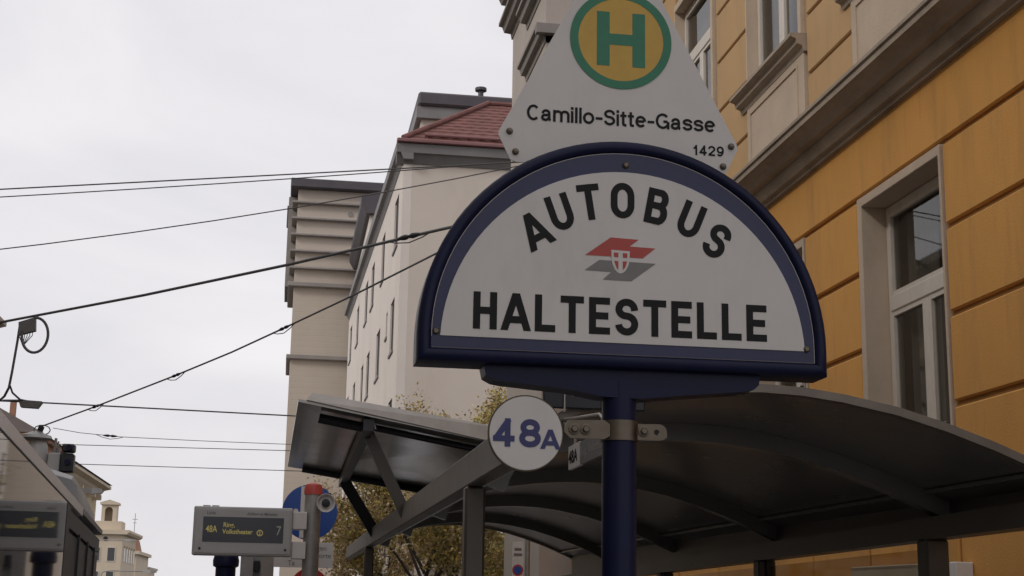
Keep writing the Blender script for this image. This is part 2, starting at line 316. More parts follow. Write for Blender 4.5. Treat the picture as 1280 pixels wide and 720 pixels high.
def stroke_word(word, x0, z0, y, h, th, width, name, m, parent, k=1.0):
    ws = [max(gl(c)[0]*h*k, th) for c in word]; sp = (width-sum(ws))/(len(word)-1) if len(word) > 1 else 0; x = x0
    for c, wd in zip(word, ws):
        mb = MB(); stroke_glyph(mb, c, h, th, lambda u, v, l: (x+u, y-l, z0+v), wd/(gl(c)[0]*h)); mb.build(name, m, parent); x += wd+sp
def text_mesh(name, s, size, mtx, m, parent, offset=0.0, align='LEFT', space=1.0, extr=0.0):
    cu = bpy.data.curves.new(name, 'FONT'); cu.body = s; cu.size = size; cu.offset = offset; cu.align_x = align; cu.space_character = space; cu.extrude = extr; cu.resolution_u = 4
    tmp = bpy.data.objects.new(name, cu); COL.objects.link(tmp)
    bpy.context.view_layer.update()
    me = bpy.data.meshes.new_from_object(tmp.evaluated_get(bpy.context.evaluated_depsgraph_get()))
    bpy.data.objects.remove(tmp)
    me.transform(mtx); me.materials.clear(); me.materials.append(M[m] if isinstance(m, str) else m); me.name = name
    o = bpy.data.objects.new(name, me); COL.objects.link(o); o.parent = parent
    return o
def facing_south(x, y, z, sx=1.0):      # text plane seen from -Y
    return Matrix.Translation((x, y, z)) @ Matrix.Rotation(math.pi/2, 4, 'X') @ Matrix.Diagonal((sx, 1, 1, 1))
def facing_west(x, y, z, sx=1.0):       # text plane seen from -X, reading towards -Y
    return Matrix.Translation((x, y, z)) @ Matrix.Rotation(-math.pi/2, 4, 'Z') @ Matrix.Rotation(math.pi/2, 4, 'X') @ Matrix.Diagonal((sx, 1, 1, 1))

# ------------------------------------------------------------------ the setting: ground, road, pavement
tag(MB().add([(-1500, -800, -.02), (1500, -800, -.02), (1500, 2500, -.02), (-1500, 2500, -.02)], [(0, 1, 2, 3)]).build('ground', 'earth'), kind='structure')
tag(MB().add([(-8.5, -60, 0), (-0.75, -60, 0), (-0.75, 30, 0), (-8, 120, 0), (-40, 600, 0), (-56, 600, 0), (-16, 120, 0), (-9, 0, 0)], [(0, 1, 2, 3, 4, 5, 6, 7)]).build('road', 'asphalt'), kind='structure')
tag(MB().box(-0.62, 4.9, -30, 30, -.02, .13).build('pavement', 'paving'), kind='structure')
tag(MB().box(-0.75, -0.623, -30, 30, -.02, .134, .01).build('kerb', 'granite'), kind='structure')

# ------------------------------------------------------------------ yellow corner of the street: building with rusticated plaster
XF = 4.8
yb = thing('yellow_building', 'ochre plastered old town house with grooved blocks and grey cornice behind the shelter', 'building')
Y0, Y1 = 2.0, 24.2
WC = [4.75, 7.7, 10.65, 13.6, 16.55, 19.5, 22.45]             # window axes along the street
GZ = [0.45, 1.12, 1.78, 2.45, 3.12, 3.79, 4.46, 5.125, 5.70]  # block courses, ground floor
UZ = [6.08, 6.69, 7.30, 7.91, 8.52, 9.13, 9.74, 10.35]        # upper floor
hw = 0.75; zs0, zs1 = 2.62, 5.035                             # ground window half width, sill and head
uw = 0.80; us0, us1 = 7.02, 9.42
XB = XF+0.035                                                 # wall plane behind the blocks
def wallstrip(z0, z1, half, o0, o1, m, name='wall', near=None):
    mb = MB(); ys = Y0; nr = near or half
    for c in WC:
        mb.box(XB, XB+0.5, ys, c-nr, z0, z1); mb.box(XB, XB+0.5, c-nr, c+half, z0, o0); mb.box(XB, XB+0.5, c-nr, c+half, o1, z1); ys = c+half
    mb.box(XB, XB+0.5, ys, Y1, z0, z1)
    return mb.build(name, m, yb)
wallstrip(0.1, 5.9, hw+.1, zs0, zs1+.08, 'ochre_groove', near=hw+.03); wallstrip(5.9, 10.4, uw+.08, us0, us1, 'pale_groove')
MB().box(XB+.6, 14, Y0, Y1, 0.1, 10.4).build('inner_block', 'darkmetal', yb)
MB().box(XF-.4, 14.2, Y0, Y1+.1, 10.4, 10.9).build('eaves_cornice', 'cornice', yb)
MB().prism([(XF-.3, 10.9), (14.2, 10.9), (9.5, 14.5)], 'y', Y0, Y1).build('roof', 'brownroof', yb)
gap = 0.022
segs = []; ys = Y0
for c in WC: segs.append((ys, c-hw-.035)); ys = c+hw+.1
segs.append((ys, Y1))
cache = {}
def block(parent, m, y0, y1, z0, z1, x=XF, d=0.045, bev=0.012):
    key = (m, round(y1-y0, 3), round(z1-z0, 3), d)
    if key not in cache:
        o = MB().box(0, d, 0, y1-y0, 0, z1-z0, bev).build('plaster_block', m, parent); o.location = (x, y0, z0); cache[key] = o; return o
    return share('plaster_block', cache[key], parent, (x, y0, z0))
for i in range(len(GZ)-1):
    z0, z1 = GZ[i], GZ[i+1]
    if z0 >= zs1+.05:                                         # the course above the window heads runs through
        block(yb, 'ochre', Y0, Y1, z0+gap, z1)
        continue
    for (a, b) in segs:
        if b-a > .2: block(yb, 'ochre', a+gap, b-gap, z0+gap, z1-gap, x=XF+random.uniform(-.002, .002))
    if z0 < zs0-.3:
        for c in WC: block(yb, 'ochre', c-hw-.035+gap, c+hw+.1-gap, z0+gap, min(z1, zs0)-gap)
useg = []; ys = Y0
for c in WC: useg.append((ys, c-.98)); ys = c+.82
useg.append((ys, Y1))
for i in range(len(UZ)-1):
    for (a, b) in useg:
        if b-a > .2: block(yb, 'pale', a+gap, b-gap, UZ[i]+gap*.6, UZ[i+1]-gap*.6)
# cornice: stepped profile
prof = [(XF+.2, 5.64), (XF-.02, 5.69), (XF-.045, 5.69), (XF-.05, 5.72), (XF-.09, 5.73), (XF-.13, 5.79), (XF-.13, 5.83), (XF-.20, 5.84), (XF-.24, 5.89), (XF-.31, 5.93), (XF-.33, 5.93), (XF-.33, 5.985), (XF-.35, 5.99), (XF-.35, 6.02), (XF+.0, 6.075), (XF+.2, 6.075)]
MB().prism(prof, 'y', Y0-.05, Y1+.05).build('cornice', 'cornice', yb)
def window_unit(c, z0, z1, half, x, split, parent):
    """frame in the reveal: outer frame, transom, mullion; panes set back"""
    d = MB(); fw = .07; y0, y1 = c-half, c+half
    win = MB(); win.box(x, x+.09, y0, y0+fw, z0, z1, .008); win.box(x, x+.09, y1-fw, y1, z0, z1, .008); win.box(x+.001, x+.088, y0+fw, y1-fw, z0, z0+fw, .008); win.box(x+.001, x+.088, y0+fw, y1-fw, z1-fw, z1, .008)
    o = win.build('window', 'frame', parent)
    tr = MB(); tr.box(x-.02, x+.08, y0+fw-.004, y1-fw+.004, split-.07, split+.07, .012); tr.build('transom', 'frame', o)
    mu = MB(); mu.box(x-.012, x+.07, c-.045, c+.045, z0+fw, split-.07, .01); mu.build('mullion', 'frame', o)
    for (a, b, p, q) in ((y0+fw, c-.045, z0+fw, split-.07), (c+.045, y1-fw, z0+fw, split-.07), (y0+fw, y1-fw, split+.07, z1-fw)):
        sa = MB(); s_ = .035
        sa.box(x-.008, x+.05, a, a+s_, p, q); sa.box(x-.008, x+.05, b-s_, b, p, q); sa.box(x-.006, x+.05, a+s_, b-s_, p, p+s_); sa.box(x-.006, x+.05, a+s_, b-s_, q-s_, q); sa.build('sash', 'frame', o)
        MB().box(x+.02, x+.03, a+s_-.005, b-s_+.005, p+s_-.005, q-s_+.005).build('pane', 'pane', o)
    V = []; F = []; n_ = 40
    for k in range(n_+1):
        yy = y0+fw+(y1-y0-2*fw)*k/n_; xx = x+.17+.014*math.sin(k*1.35)+.008*math.sin(k*.61+c)
        V += [(xx, yy, z0+.05), (xx, yy, z1-.05)]
    for k in range(n_):
        if not (.44 < (k+.5)/n_ < .60): F.append((2*k, 2*k+2, 2*k+3, 2*k+1))
    MB().add(V, F).build('curtain', 'curtain', o, True)
    return o
for c in WC:
    # ground floor: moulded grey surround, deep reveal, window
    sr = MB(); t_ = .1
    for (a, b, p, q) in ((c-hw-.03, c-hw, zs0, zs1+t_-.015), (c+hw, c+hw+t_-.012, zs0, zs1+t_-.015), (c-hw+.001, c+hw-.001, zs1, zs1+t_-.017)):
        sr.box(XF-.012, XF+.3, a, b, p, q, .006)
    sr.build('window_surround', 'stucco', yb)
    MB().box(XF-.08, XF+.3, c-hw-.12, c+hw+.12, zs0-.08, zs0-.002, .012).build('window_sill', 'stucco', yb)
    window_unit(c, zs0+.01, zs1-.003, hw-.004, XF+.21, 4.17, yb)
    # upper floor: surround, projecting sill on an apron with a sunk panel
    su = MB()
    for (a, b) in ((c-uw-.07, c-uw), (c+uw, c+uw+.018)): su.box(XF-.015, XF+.3, a, b, us0+.13, us1, .006)
    su.box(XF-.012, XF+.3, c-uw, c+uw, us1-.1, us1, .006); su.build('window_surround', 'stucco', yb)
    window_unit(c, us0+.12, us1-.11, uw-.004, XF+.12, 8.55, yb)
    sp = [(XF+.2, us0-.07), (XF-.02, us0-.07), (XF-.04, us0-.02), (XF-.09, us0), (XF-.10, us0+.05), (XF-.16, us0+.07), (XF-.16, us0+.105), (XF+.2, us0+.12)]
    MB().prism(sp, 'y', c-.98, c+.98).build('window_sill', 'cornice', yb)
    ap = MB(); ap.box(XF-.02, XF+.2, c-.94, c+.80, 6.07, us0-.072, .008); a_ = ap.build('apron', 'stucco', yb)
    pm = MB()
    for (a, b, p, q) in ((c-.80, c+.68, us0-.17, us0-.145), (c-.80, c+.68, 6.2, 6.225), (c-.80, c-.775, 6.226, us0-.171), (c+.655, c+.68, 6.226, us0-.171)): pm.box(XF-.035, XF, a, b, p, q)
    pm.build('panel_moulding', 'stucco', a_)

# ------------------------------------------------------------------ tall grey corner house with ledges, behind the stop plate
gb = thing('grey_corner_house', 'tall pale grey house with dark stepped ledges, rising behind the triangular stop plate', 'building')
MB().box(4.3, 14, 24.4, 28.4, 0, 15.6).build('wall', 'stucco', gb)
def ledge(x, y0, y1, z, h, d, m='ledge', p=None, wrap=True):
    prof = [(x+.3, z), (x-.02, z), (x-.04, z+h*.35), (x-d*.6, z+h*.4), (x-d*.75, z+h*.75), (x-d, z+h*.8), (x-d, z+h), (x+.3, z+h)]
    mb = MB().prism(prof, 'y', y0, y1)
    if wrap: mb.box(x-d, x+4, y0-d*.8, y0-.001, z+h*.42, z+h-.002)
    return mb.build('ledge', m, p or gb)
M['palegrey'] = mat('pale_grey_plaster', (0.43, 0.38, 0.34), 0.88, 0, 0.08, 1.2, bump=0.15, dirt=0.35, dscale=1.0, dcol=(0.3, 0.25, 0.21))
gb.children[0].data.materials[0] = M['palegrey']
ledge(4.3, 24.5, 26.5, 10.72, .3, .14); ledge(4.3, 24.4, 26.5, 11.66, .32, .2); ledge(4.3, 24.4, 26.5, 12.75, .34, .24)
ledge(4.3, 24.4, 28.5, 13.35, .34, .3); ledge(4.3, 24.4, 28.5, 13.95, .4, .42)
MB().box(4.0, 14, 24.2, 28.5, 15.6, 15.9).build('roof_edge', 'darkroof', gb)

# ------------------------------------------------------------------ beige block with red tiled hip roof
bb = thing('beige_apartment_block', 'beige rendered apartment block with red tiled hip roof and rows of narrow windows', 'building')
ang = math.atan(0.017)
def bpt(s, off, z):        # s metres along the street face from its near corner, off = outwards (towards the street)
    return (4.08-off*math.cos(ang)-s*math.sin(ang), 56+s*math.cos(ang)-off*math.sin(ang), z)
SL = 34.8; EZ = 19.2
wins = []
for row, (z0, z1) in enumerate(((16.0, 18.15), (11.65, 13.85), (7.4, 9.6), (3.2, 5.4))):
    offs = [(1.55, 1.8), (8.0, 1.7), (14.0, 1.9), (18.3, 1.9), (25.0, 2.0), (31.2, 2.0)] if row % 2 == 0 else [(2.0, 1.7), (5.2, .7), (9.0, 2.1), (15.3, 2.0), (19.6, 1.8), (26.0, 2.0), (32.0, 2.0)]
    for s0, wd in offs: wins.append((s0, wd, z0 if wd > 1 else z1-1.1, z1))
# street face built as strips around the openings
mb = MB()
def bbox_(mb, s0, s1, o0, o1, z0, z1):
    return mb.loft([[bpt(s0, o0, z0), bpt(s0, o1, z0), bpt(s0, o1, z1), bpt(s0, o0, z1)], [bpt(s1, o0, z0), bpt(s1, o1, z0), bpt(s1, o1, z1), bpt(s1, o0, z1)]])
zr = sorted({0.0, EZ} | {q for w_ in wins for q in (w_[2], w_[3])})
for z0, z1 in zip(zr, zr[1:]):
    op = sorted((a, a+b) for a, b, p, q in wins if p <= z0+1e-6 and q >= z1-1e-6); s = 0
    for a, b in op: bbox_(mb, s, a, 0, -.35, z0, z1); s = b
    bbox_(mb, s, SL, 0, -.35, z0, z1)
mb.build('street_wall', 'beige_side', bb)
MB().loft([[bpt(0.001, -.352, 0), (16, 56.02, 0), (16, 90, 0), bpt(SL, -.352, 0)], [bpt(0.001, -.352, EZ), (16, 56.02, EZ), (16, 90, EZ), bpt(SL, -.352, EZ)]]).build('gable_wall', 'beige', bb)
wm = {}
for a, wd, p, q in wins:
    o = bbox_(MB(), a-.0, a+.09, -.07, -.3, p, q); bbox_(o, a+wd-.09, a+wd, -.07, -.3, p, q); bbox_(o, a+.09, a+wd-.09, -.071, -.299, q-.1, q); bbox_(o, a+.09, a+wd-.09, -.071, -.299, p, p+.1); bbox_(o, a+wd/2-.03, a+wd/2+.03, -.065, -.298, p+.1, q-.1)
    wo = o.build('window', 'darkroof', bb)
    bbox_(MB(), a+.09, a+wd-.09, -.09, -.11, p+.1, q-.1).build('pane', 'pane_dull', wo)
    bbox_(MB(), a-.08, a+wd+.08, .06, -.05, p-.12, p-.01).build('sill', 'gutter', wo)
# eaves and gutter
e1 = MB(); pr = [(-.36, EZ-.15), (.03, EZ-.15), (.16, EZ+.12), (.32, EZ+.15), (.34, EZ+.5), (-.36, EZ+.5)]
e1.loft([[bpt(-.4, o, z) for o, z in pr], [bpt(SL, o, z) for o, z in pr]]).build('eaves', 'gutter', bb)
e2 = MB(); e2.prism([(55.95, EZ-.25), (55.75, EZ+.1), (55.6, EZ+.12), (55.55, EZ+.48), (56.3, EZ+.48), (56.3, EZ-.25)], 'x', 3.78, 16.3).build('eaves', 'gutter', bb)
MB().box(3.75, 16.3, 55.4, 55.72, EZ+.502, EZ+.66, .03).build('red_flashing', 'redmetal', bb)
# hip end in overlapping tile courses
za, zb_, xa, ya, d_ = EZ+.6, EZ+3.75, 4.0, 55.6, 4.0
n = 13
for i in range(n):
    t0, t1 = i/n, (i+1)/n+.012; lift = .05
    x0, x1 = xa+d_*t0, xa+d_*t1; y0, y1 = ya+d_*t0, ya+d_*t1; z0, z1 = za+(zb_-za)*t0, za+(zb_-za)*t1
    nx = int((17-x0)/.55); V = []; F = []
    for k in range(nx+1):          # wavy tile rolls along each course
        for sgn in (0, 1):
            xx = x0+(17-x0)*(k+sgn*.5)/(nx+1); hh = lift+(.035 if sgn else 0)
            V += [(xx, y0-.02, z0+hh), (max(xx, x1), y1, z1+hh*.2), (xx, y0-.02, z0-.03)]
    for k in range(2*nx+1): F += [(3*k, 3*k+3, 3*k+4, 3*k+1), (3*k+2, 3*k+5, 3*k+3, 3*k)]
    MB().add(V, F).build('tile_course', 'tile', bb)
hp = MB()
hp.tube([(xa+d_*q, ya+d_*q-.03, za+(zb_-za)*q+.12) for q in (0, .25, .5, .75, 1)], .11, 8); hp.tube([(xa+d_, ya+d_, zb_+.1), (17, ya+d_, zb_+.1)], .11, 8); hp.build('ridge_tiles', 'tile', bb)
MB().loft([[(xa-.1, ya, za), (xa+d_, ya+d_, zb_), (xa+d_-.5, 88, zb_), (xa-.6, 90, za)], [(xa+.2, ya+.2, za-.3), (xa+d_, ya+d_+.1, zb_-.4), (xa+d_-.5, 88, zb_-.4), (xa, 90, za-.3)]]).build('roof_slope', 'tile', bb)
sb = MB()
sb.tube([(4.9, 55.85, za+.38), (17, 55.85, za+.38)], .07, 8)
for k in range(8): sb.tube([(5.0+k*1.6, 55.9, za+.1), (5.0+k*1.6, 55.85, za+.38)], .03, 5)
sb.build('snow_guard', 'redmetal', bb)
# attic storey behind the hip, with dark roof sheet and vent pipe
at_ = MB().box(5.75, 13, 68, 84, 19.5, 25.0).build('attic_storey', 'beige', bb)
MB().box(5.5, 13.2, 67.7, 84, 25.0, 25.6).build('attic_fascia', 'gutter', at_)
MB().box(5.55, 13.3, 67.5, 84, 25.602, 26.3, .1).build('attic_roof', 'darkroof', at_)
MB().box(6.1, 12.5, 67.94, 67.99, 24.4, 24.6).build('attic_band', 'gutter', at_)
MB().lathe([(.14, 0), (.14, 1.0), (.3, 1.05), (.3, 1.2), (.1, 1.25)], (8.9, 69.5, 26.2), n=10).build('vent_pipe', 'darkroof', bb)

# ------------------------------------------------------------------ recessed block and tower further on
mbk = thing('recessed_block', 'pale house with dark roof edge, seen between beige block and ribbed tower', 'building')
MB().box(4.6, 12, 92, 108, 0, 27.0).build('wall', 'beige_side', mbk)
MB().prism([(4.0, 27.002), (4.35, 26.4), (4.6, 26.4), (12, 26.4), (12, 28.0), (5.6, 28.0), (4.0, 27.6)], 'y', 91.5, 108.5).build('roof_edge', 'darkroof', mbk)
for k in range(4):
    for z in (24.0, 20.3, 16.6):
        wo = MB().box(4.52, 4.598, 93.5+k*3.7, 94.6+k*3.7, z-1, z+1).build('window', 'frame', mbk); MB().box(4.5, 4.518, 93.6+k*3.7, 94.5+k*3.7, z-.9, z+.9).build('pane', 'pane_far', wo)
tw = thing('ribbed_tower', 'slim pale tower block with horizontal ribs and dark ledges, at the street bend', 'building')
MB().box(-.15, 7.5, 110, 118, 0, 33.0).build('shaft', 'tower', tw)
for z in (31.9, 30.6, 29.3, 28.0, 26.65): 
    MB().box(-.55, 7.5, 109.55, 118.3, z-.08, z+.08, .03).build('ledge', 'ledge', tw)
MB().box(-.6, 7.5, 109.5, 118.3, 25.15, 25.5, .05).build('ledge', 'ledge', tw)
MB().box(-.45, 7.5, 109.6, 118.3, 19.5, 19.85, .05).build('ledge', 'ledge', tw)
MB().prism([(-1.0, 32.2), (-.15, 32.0), (7.5, 32.0), (7.5, 33.9), (-1.0, 33.9)], 'y', 118.35, 119.2).build('roof_edge', 'darkroof', tw)
MB().box(-.75, 7.5, 109.3, 118.34, 33.0, 33.75, .08).build('roof_slab', 'darkroof', tw)
MB().box(-.85, -.152, 112, 118.2, 25.6, 32.9).build('balcony_stack', 'ledge', tw)
MB().lathe([(.22, 0), (.22, .12), (.1, .2)], (4.0, 109.95, 31.2), axis='y', n=12).build('wall_lamp', 'ledge', tw)

# ------------------------------------------------------------------ far left row of old houses
def winrow(b, x, y0, y1, n, z, h, wd, face):
    for k in range(n):
        c = y0+(y1-y0)*(k+.5)/n
        if face == 'x':
            wo = MB().box(x-.001, x+.09, c-wd/2, c+wd/2, z, z+h).build('window', 'frame', b); MB().box(x+.091, x+.1, c-wd/2+.12, c+wd/2-.12, z+.12, z+h-.12).build('pane', 'pane_far', wo); MB().box(x-.002, x+.3, c-wd/2-.2, c+wd/2+.2, z+h+.1, z+h+.45).build('hood', 'cream', wo)
        else:
            wo = MB().box(c-wd/2, c+wd/2, x-.09, x+.001, z, z+h).build('window', 'frame', b); MB().box(c-wd/2+.12, c+wd/2-.12, x-.1, x-.091, z+.12, z+h-.12).build('pane', 'pane_far', wo)
def cornice_y(b, x, y0, y1, z, d, h, m):    # projecting towards +x
    MB().prism([(x-.3, z), (x, z), (x+d*.4, z+h*.4), (x+d*.5, z+h*.6), (x+d, z+h*.75), (x+d, z+h), (x-.3, z+h)], 'y', y0, y1).build('cornice', m, b)
# facing row beside the camera (across the road; mirrored in the panes; height and unseen house behind the viewer added for shade)
for (x, y0, y1, h, m, lab) in ((-13.5, -44, -9, 18, 'cream', 'cream old house across the road, out of frame behind the viewer, added for its shade'), (-13.5, -8.7, 24, 18, 'cream', 'cream old house across the road, mirrored in the near windows'), (-14.2, 24.3, 48, 18, 'yellowfar', 'yellow old house with hooded windows across the road'), (-15.2, 48.3, 75, 15, 'cream', 'long cream house across the road, left of the bus')):
    b = thing('old_house', lab, 'building'); MB().box(x-12, x, y0, y1, 0, h).build('wall', m, b)
    for z in (1.2, 5.2, 9.0, 12.3): winrow(b, x, y0, y1, 6, z, 2.1, 1.2, 'x')
    cornice_y(b, x, y0, y1, h-.7, .8, .8, 'cornice'); cornice_y(b, x, y0, y1, 4.4, .3, .35, 'cornice')
    MB().prism([(x+.5, h+.102), (x-12, h+.102), (x-6, h+4)], 'y', y0, y1).build('roof', 'brownroof', b)
# brown-roofed house just above the bus
b = thing('brown_roofed_house', 'house with dark brown hipped roof and orange brick band above the bus', 'building')
MB().box(-34, -18.6, 110, 122, 0, 12.2).build('wall', 'yellowfar', b)
MB().box(-34, -18.3, 109.7, 122.3, 12.202, 12.9).build('brick_band', 'brick', b)
MB().box(-34, -17.9, 109.3, 122.6, 12.902, 13.2).build('eaves', 'brick', b)
MB().loft([[(-34, 109.2, 13.21), (-17.7, 109.2, 13.21), (-17.7, 122.8, 13.21), (-34, 122.8, 13.21)], [(-34, 114, 15.5), (-21.8, 114, 15.5), (-21.8, 118, 15.5), (-34, 118, 15.5)]]).build('roof', 'brownroof', b)
MB().box(-20.9, -20.5, 113, 113.5, 14.6, 15.9).build('chimney', 'brick', b)
winrow(b, 109.99, -33, -18.9, 5, 8.6, 2, 1.2, 'y')
# yellow house with projecting eaves
b = thing('yellow_eaves_house', 'yellow house whose bracketed eaves slope down behind the bus roof', 'building')
MB().box(-40, -22.6, 150, 182, 0, 13.3).build('wall', 'yellowfar', b)
cornice_y(b, -22.6, 149.5, 182.5, 13.3, 1.6, 1.3, 'cream')
MB().prism([(-20.8, 14.7), (-40, 14.7), (-31, 17)], 'y', 149.5, 182).build('roof', 'brownroof', b)
for k in range(6): MB().box(-22.59, -21.6, 151+k*5.4, 151.6+k*5.4, 12.7, 13.29).build('eaves_bracket', 'cream', b)
winrow(b, -22.59, 152, 181, 6, 8.8, 2.1, 1.2, 'x')
# cream house with arched turret
b = thing('cream_turret_house', 'cream house with a small arched turret on its roof edge, behind the bus', 'building')
MB().box(-60, -29.0, 275, 300, 0, 12.6).build('wall', 'cream', b)
MB().prism([(-60, 12.602), (-28.2, 12.602), (-27.8, 13.0), (-27.8, 13.4), (-60, 13.4)], 'y', 274.2, 301).build('cornice', 'cream', b)
MB().box(-60, -29.4, 275.5, 282, 13.402, 15.0).build('attic', 'cream', b)
tu = MB()
tu.box(-33.2, -32.6, 276, 279, 15.002, 18.0); tu.box(-31.2, -30.5, 276, 279, 15.002, 18.0); tu.box(-32.6, -31.2, 278.4, 279, 15.002, 18.0)
a = arcp(-31.9, 16.9, .7, .7, 180, 0, 10); tu.prism(a+[(-31.2, 18.0), (-32.6, 18.0)], 'y', 276, 278.39)
tu.prism([(-33.5, 18.002), (-30.2, 18.002), (-30.2, 18.4), (-31.85, 18.9), (-33.5, 18.4)], 'y', 275.6, 279.4); tu.build('turret', 'cream', b)
winrow(b, 274.99, -37.5, -29.5, 3, 7.7, 2.6, 1.5, 'y'); winrow(b, 274.99, -37.5, -29.5, 3, 3.4, 2.6, 1.5, 'y')
MB().lathe([(.4, -.1), (.4, .05)], (-32.0, 274.98, 11.8), axis='y', n=12).build('round_vent', 'darkmetal', b)
winrow(b, -28.99, 277, 299, 5, 7.7, 2.6, 1.3, 'x')
b = thing('gabled_house', 'small far house with reddish gable and roof aerial at the street end', 'building')
MB().box(-60, -31.6, 330, 360, 0, 10.6).build('wall', 'cream', b)
MB().prism([(-30.9, 10.602), (-60, 10.602), (-60, 11.3), (-30.9, 11.3)], 'y', 329.3, 360).build('cornice', 'cream', b)
MB().prism([(-35.0, 11.302), (-31.2, 11.302), (-31.8, 13.6), (-33.0, 15.6), (-34.4, 13.6)], 'y', 330, 338).build('gable', 'brick', b)
MB().tube([(-32.7, 333, 15.5), (-32.7, 333, 19.6)], .06, 6).tube([(-33.3, 333, 18.3), (-32.1, 333, 18.3)], .05, 6).tube([(-33.1, 333, 17.5), (-32.3, 333, 17.5)], .05, 6).build('aerial', 'darkmetal', b)
b = thing('cream_terrace_house', 'lowest far cream house where the roofline reaches the lamp heads', 'building')
MB().box(-70, -36.6, 395, 440, 0, 8.2).build('wall', 'cream', b); cornice_y(b, -36.6, 394, 440, 8.2, 1.0, 1.1, 'cream')
MB().prism([(-35.6, 9.4), (-70, 9.4), (-50, 12)], 'y', 395, 440).build('roof', 'brownroof', b)

# ------------------------------------------------------------------ bus shelter
sh = thing('bus_shelter', 'dark metal bus shelter with arched roof, tinted glass back and raised side canopy', 'bus shelter')
ROOF = [(.960, 2.215), (.985, 2.29), (1.03, 2.36), (1.12, 2.42), (1.26, 2.472), (1.45, 2.518), (1.656, 2.548), (1.816, 2.562), (1.994, 2.568), (2.17, 2.560), (2.35, 2.538), (2.60, 2.490), (2.82, 2.428), (3.04, 2.352), (3.19, 2.292), (3.42, 2.19)]
RY0, RY1 = 5.9, 16.9
def offs(pts, d):
    r = []
    for i, p in enumerate(pts):
        a = Vector(pts[max(i-1, 0)]); b = Vector(pts[min(i+1, len(pts)-1)]); t_ = (b-a).normalized(); r.append((p[0]+t_.y*d, p[1]-t_.x*d))
    return r
def shell(pts, d0, d1, y0, y1):
    lo, hi = offs(pts, d0), offs(pts, d1); return MB().prism(hi+lo[::-1], 'y', y0, y1)
def roofz(x):
    for (a, za_), (b_, zb2) in zip(ROOF, ROOF[1:]):
        if a <= x <= b_: return za_+(zb2-za_)*(x-a)/(b_-a)
    return 2.2
bays = [7.05, 9.7, 12.35, 15.0]
edges = [RY0]+bays+[RY1]
for a, b in zip(edges, edges[1:]):
    shell(ROOF, 0.0, 0.022, a+.004, b-.004).build('roof_panel', 'soffit', sh, True)
edge = MB()
hi, lo = offs(ROOF, -.010), offs(ROOF, .026); edge.prism(hi+lo[::-1], 'y', RY0-.05, RY0+.003)
edge.build('roof_trim', 'trim', sh, True)
hi, lo = offs(ROOF, -.016), offs(ROOF, .05); MB().prism(hi+lo[::-1], 'y', RY1-.003, RY1+.04).build('roof_trim', 'alu', sh, True)
for k in (5, 9, 12, 14):
    x, z = ROOF[k]; MB().lathe([(.006, 0), (.009, .006), (.004, .012)], (x, RY0-.03, z+.012), n=8).build('rivet', 'steel', sh)
for y in bays:
    shell(ROOF, 0.023, 0.11, y-.045, y+.045).build('arch_rib', 'soffit', sh, True)
for x in (3.24,):
    z = roofz(x); MB().box(x-.02, x+.02, RY0+.01, RY1-.02, z-.045, z-.024, .004).build('purlin', 'soffit', sh)
MB().box(.875, .955, RY0-.02, 20.5, 2.20, 2.365, .008).build('street_beam', 'shelter', sh)
def drop(y): return -.0145*(y-6.6)                       # the back rail falls with the street
def rail(x0, x1, y0, y1, z0, z1, keep=False): return MB().loft([[(x0, y, z0+drop(y)), (x1, y, z0+drop(y)), (x1, y, z1+(0 if keep else drop(y))), (x0, y, z1+(0 if keep else drop(y)))] for y in (y0, y1)])
rail(3.24, 3.36, RY0+.02, RY1, 2.005, 2.115).build('back_beam', 'shelter', sh)
rail(3.362, 3.42, RY0, RY1, 2.08, 2.19, True).build('back_gutter', 'shelter', sh)
for y in (7.05, 15.7): MB().box(.865, .965, y-.05, y+.05, .13, 2.2, .012).build('front_post', 'shelter', sh)
for y in bays: MB().box(3.22, 3.345, y-.06, y+.06, .13, 2.006+drop(y), .012).build('back_post', 'shelter', sh)
# tinted panes between the back posts, with a slim dark frame
for a, b in zip(bays, bays[1:]):
    rail(3.285, 3.295, a+.11, b-.11, .35, 1.962).build('glass_pane', 'shelterglass', sh)
    for yy in (a+.065, b-.105): MB().box(3.265, 3.315, yy, yy+.04, .3, 2.002+drop(yy+.04)).build('pane_frame', 'darkmetal', sh)
MB().box(2.75, 3.15, 9.9, 14.8, .45, .5, .01).build('bench_seat', 'shelter', sh)
for y in (10.3, 12.3, 14.4): MB().box(2.9, 3.0, y, y+.06, .13, .45).build('bench_leg', 'shelter', sh)
# raised side canopy over the kerb
WN, WF = 10.45, 15.1                                     # near and far ends
wo_, wi_ = (.06, 3.04), (1.75, 2.745)                    # outer and inner edge
def wz(x): return wo_[1]+(wi_[1]-wo_[1])*(x-wo_[0])/(wi_[0]-wo_[0])
cn = MB().loft([[(wo_[0], WN, wo_[1]), (wi_[0], WN, wi_[1]), (wi_[0], WN, wi_[1]+.02), (wo_[0], WN, wo_[1]+.02)], [(wo_[0]-.05, WF, wo_[1]-.06), (wi_[0], WF, wi_[1]), (wi_[0], WF, wi_[1]+.02), (wo_[0]-.05, WF, wo_[1]-.04)]]).build('canopy_panel', 'wing', sh)
MB().loft([[(.12, WN-.03, wz(.12)+.022), (.16, WN+.08, wz(.12)+.09), (.16, WN+.11, wz(.12)+.06), (.12, WN+.1, wz(.12)+.022)], [(wi_[0], WN-.03, wi_[1]+.0), (wi_[0], WN+.02, wi_[1]+.135), (wi_[0], WN+.1, wi_[1]+.12), (wi_[0], WN+.1, wi_[1]+.024)]]).build('canopy_edge', 'alu', sh)
def under(x, y, d): return (x, y, wz(x)-d-(0.05 if y > 14 and x < .6 else 0)*0)
MB().tube([under(.16, WF-.22, .07), under(1.7, WF-.22, .03)], .045, 10).build('cross_tube', 'darkmetal', sh, True)
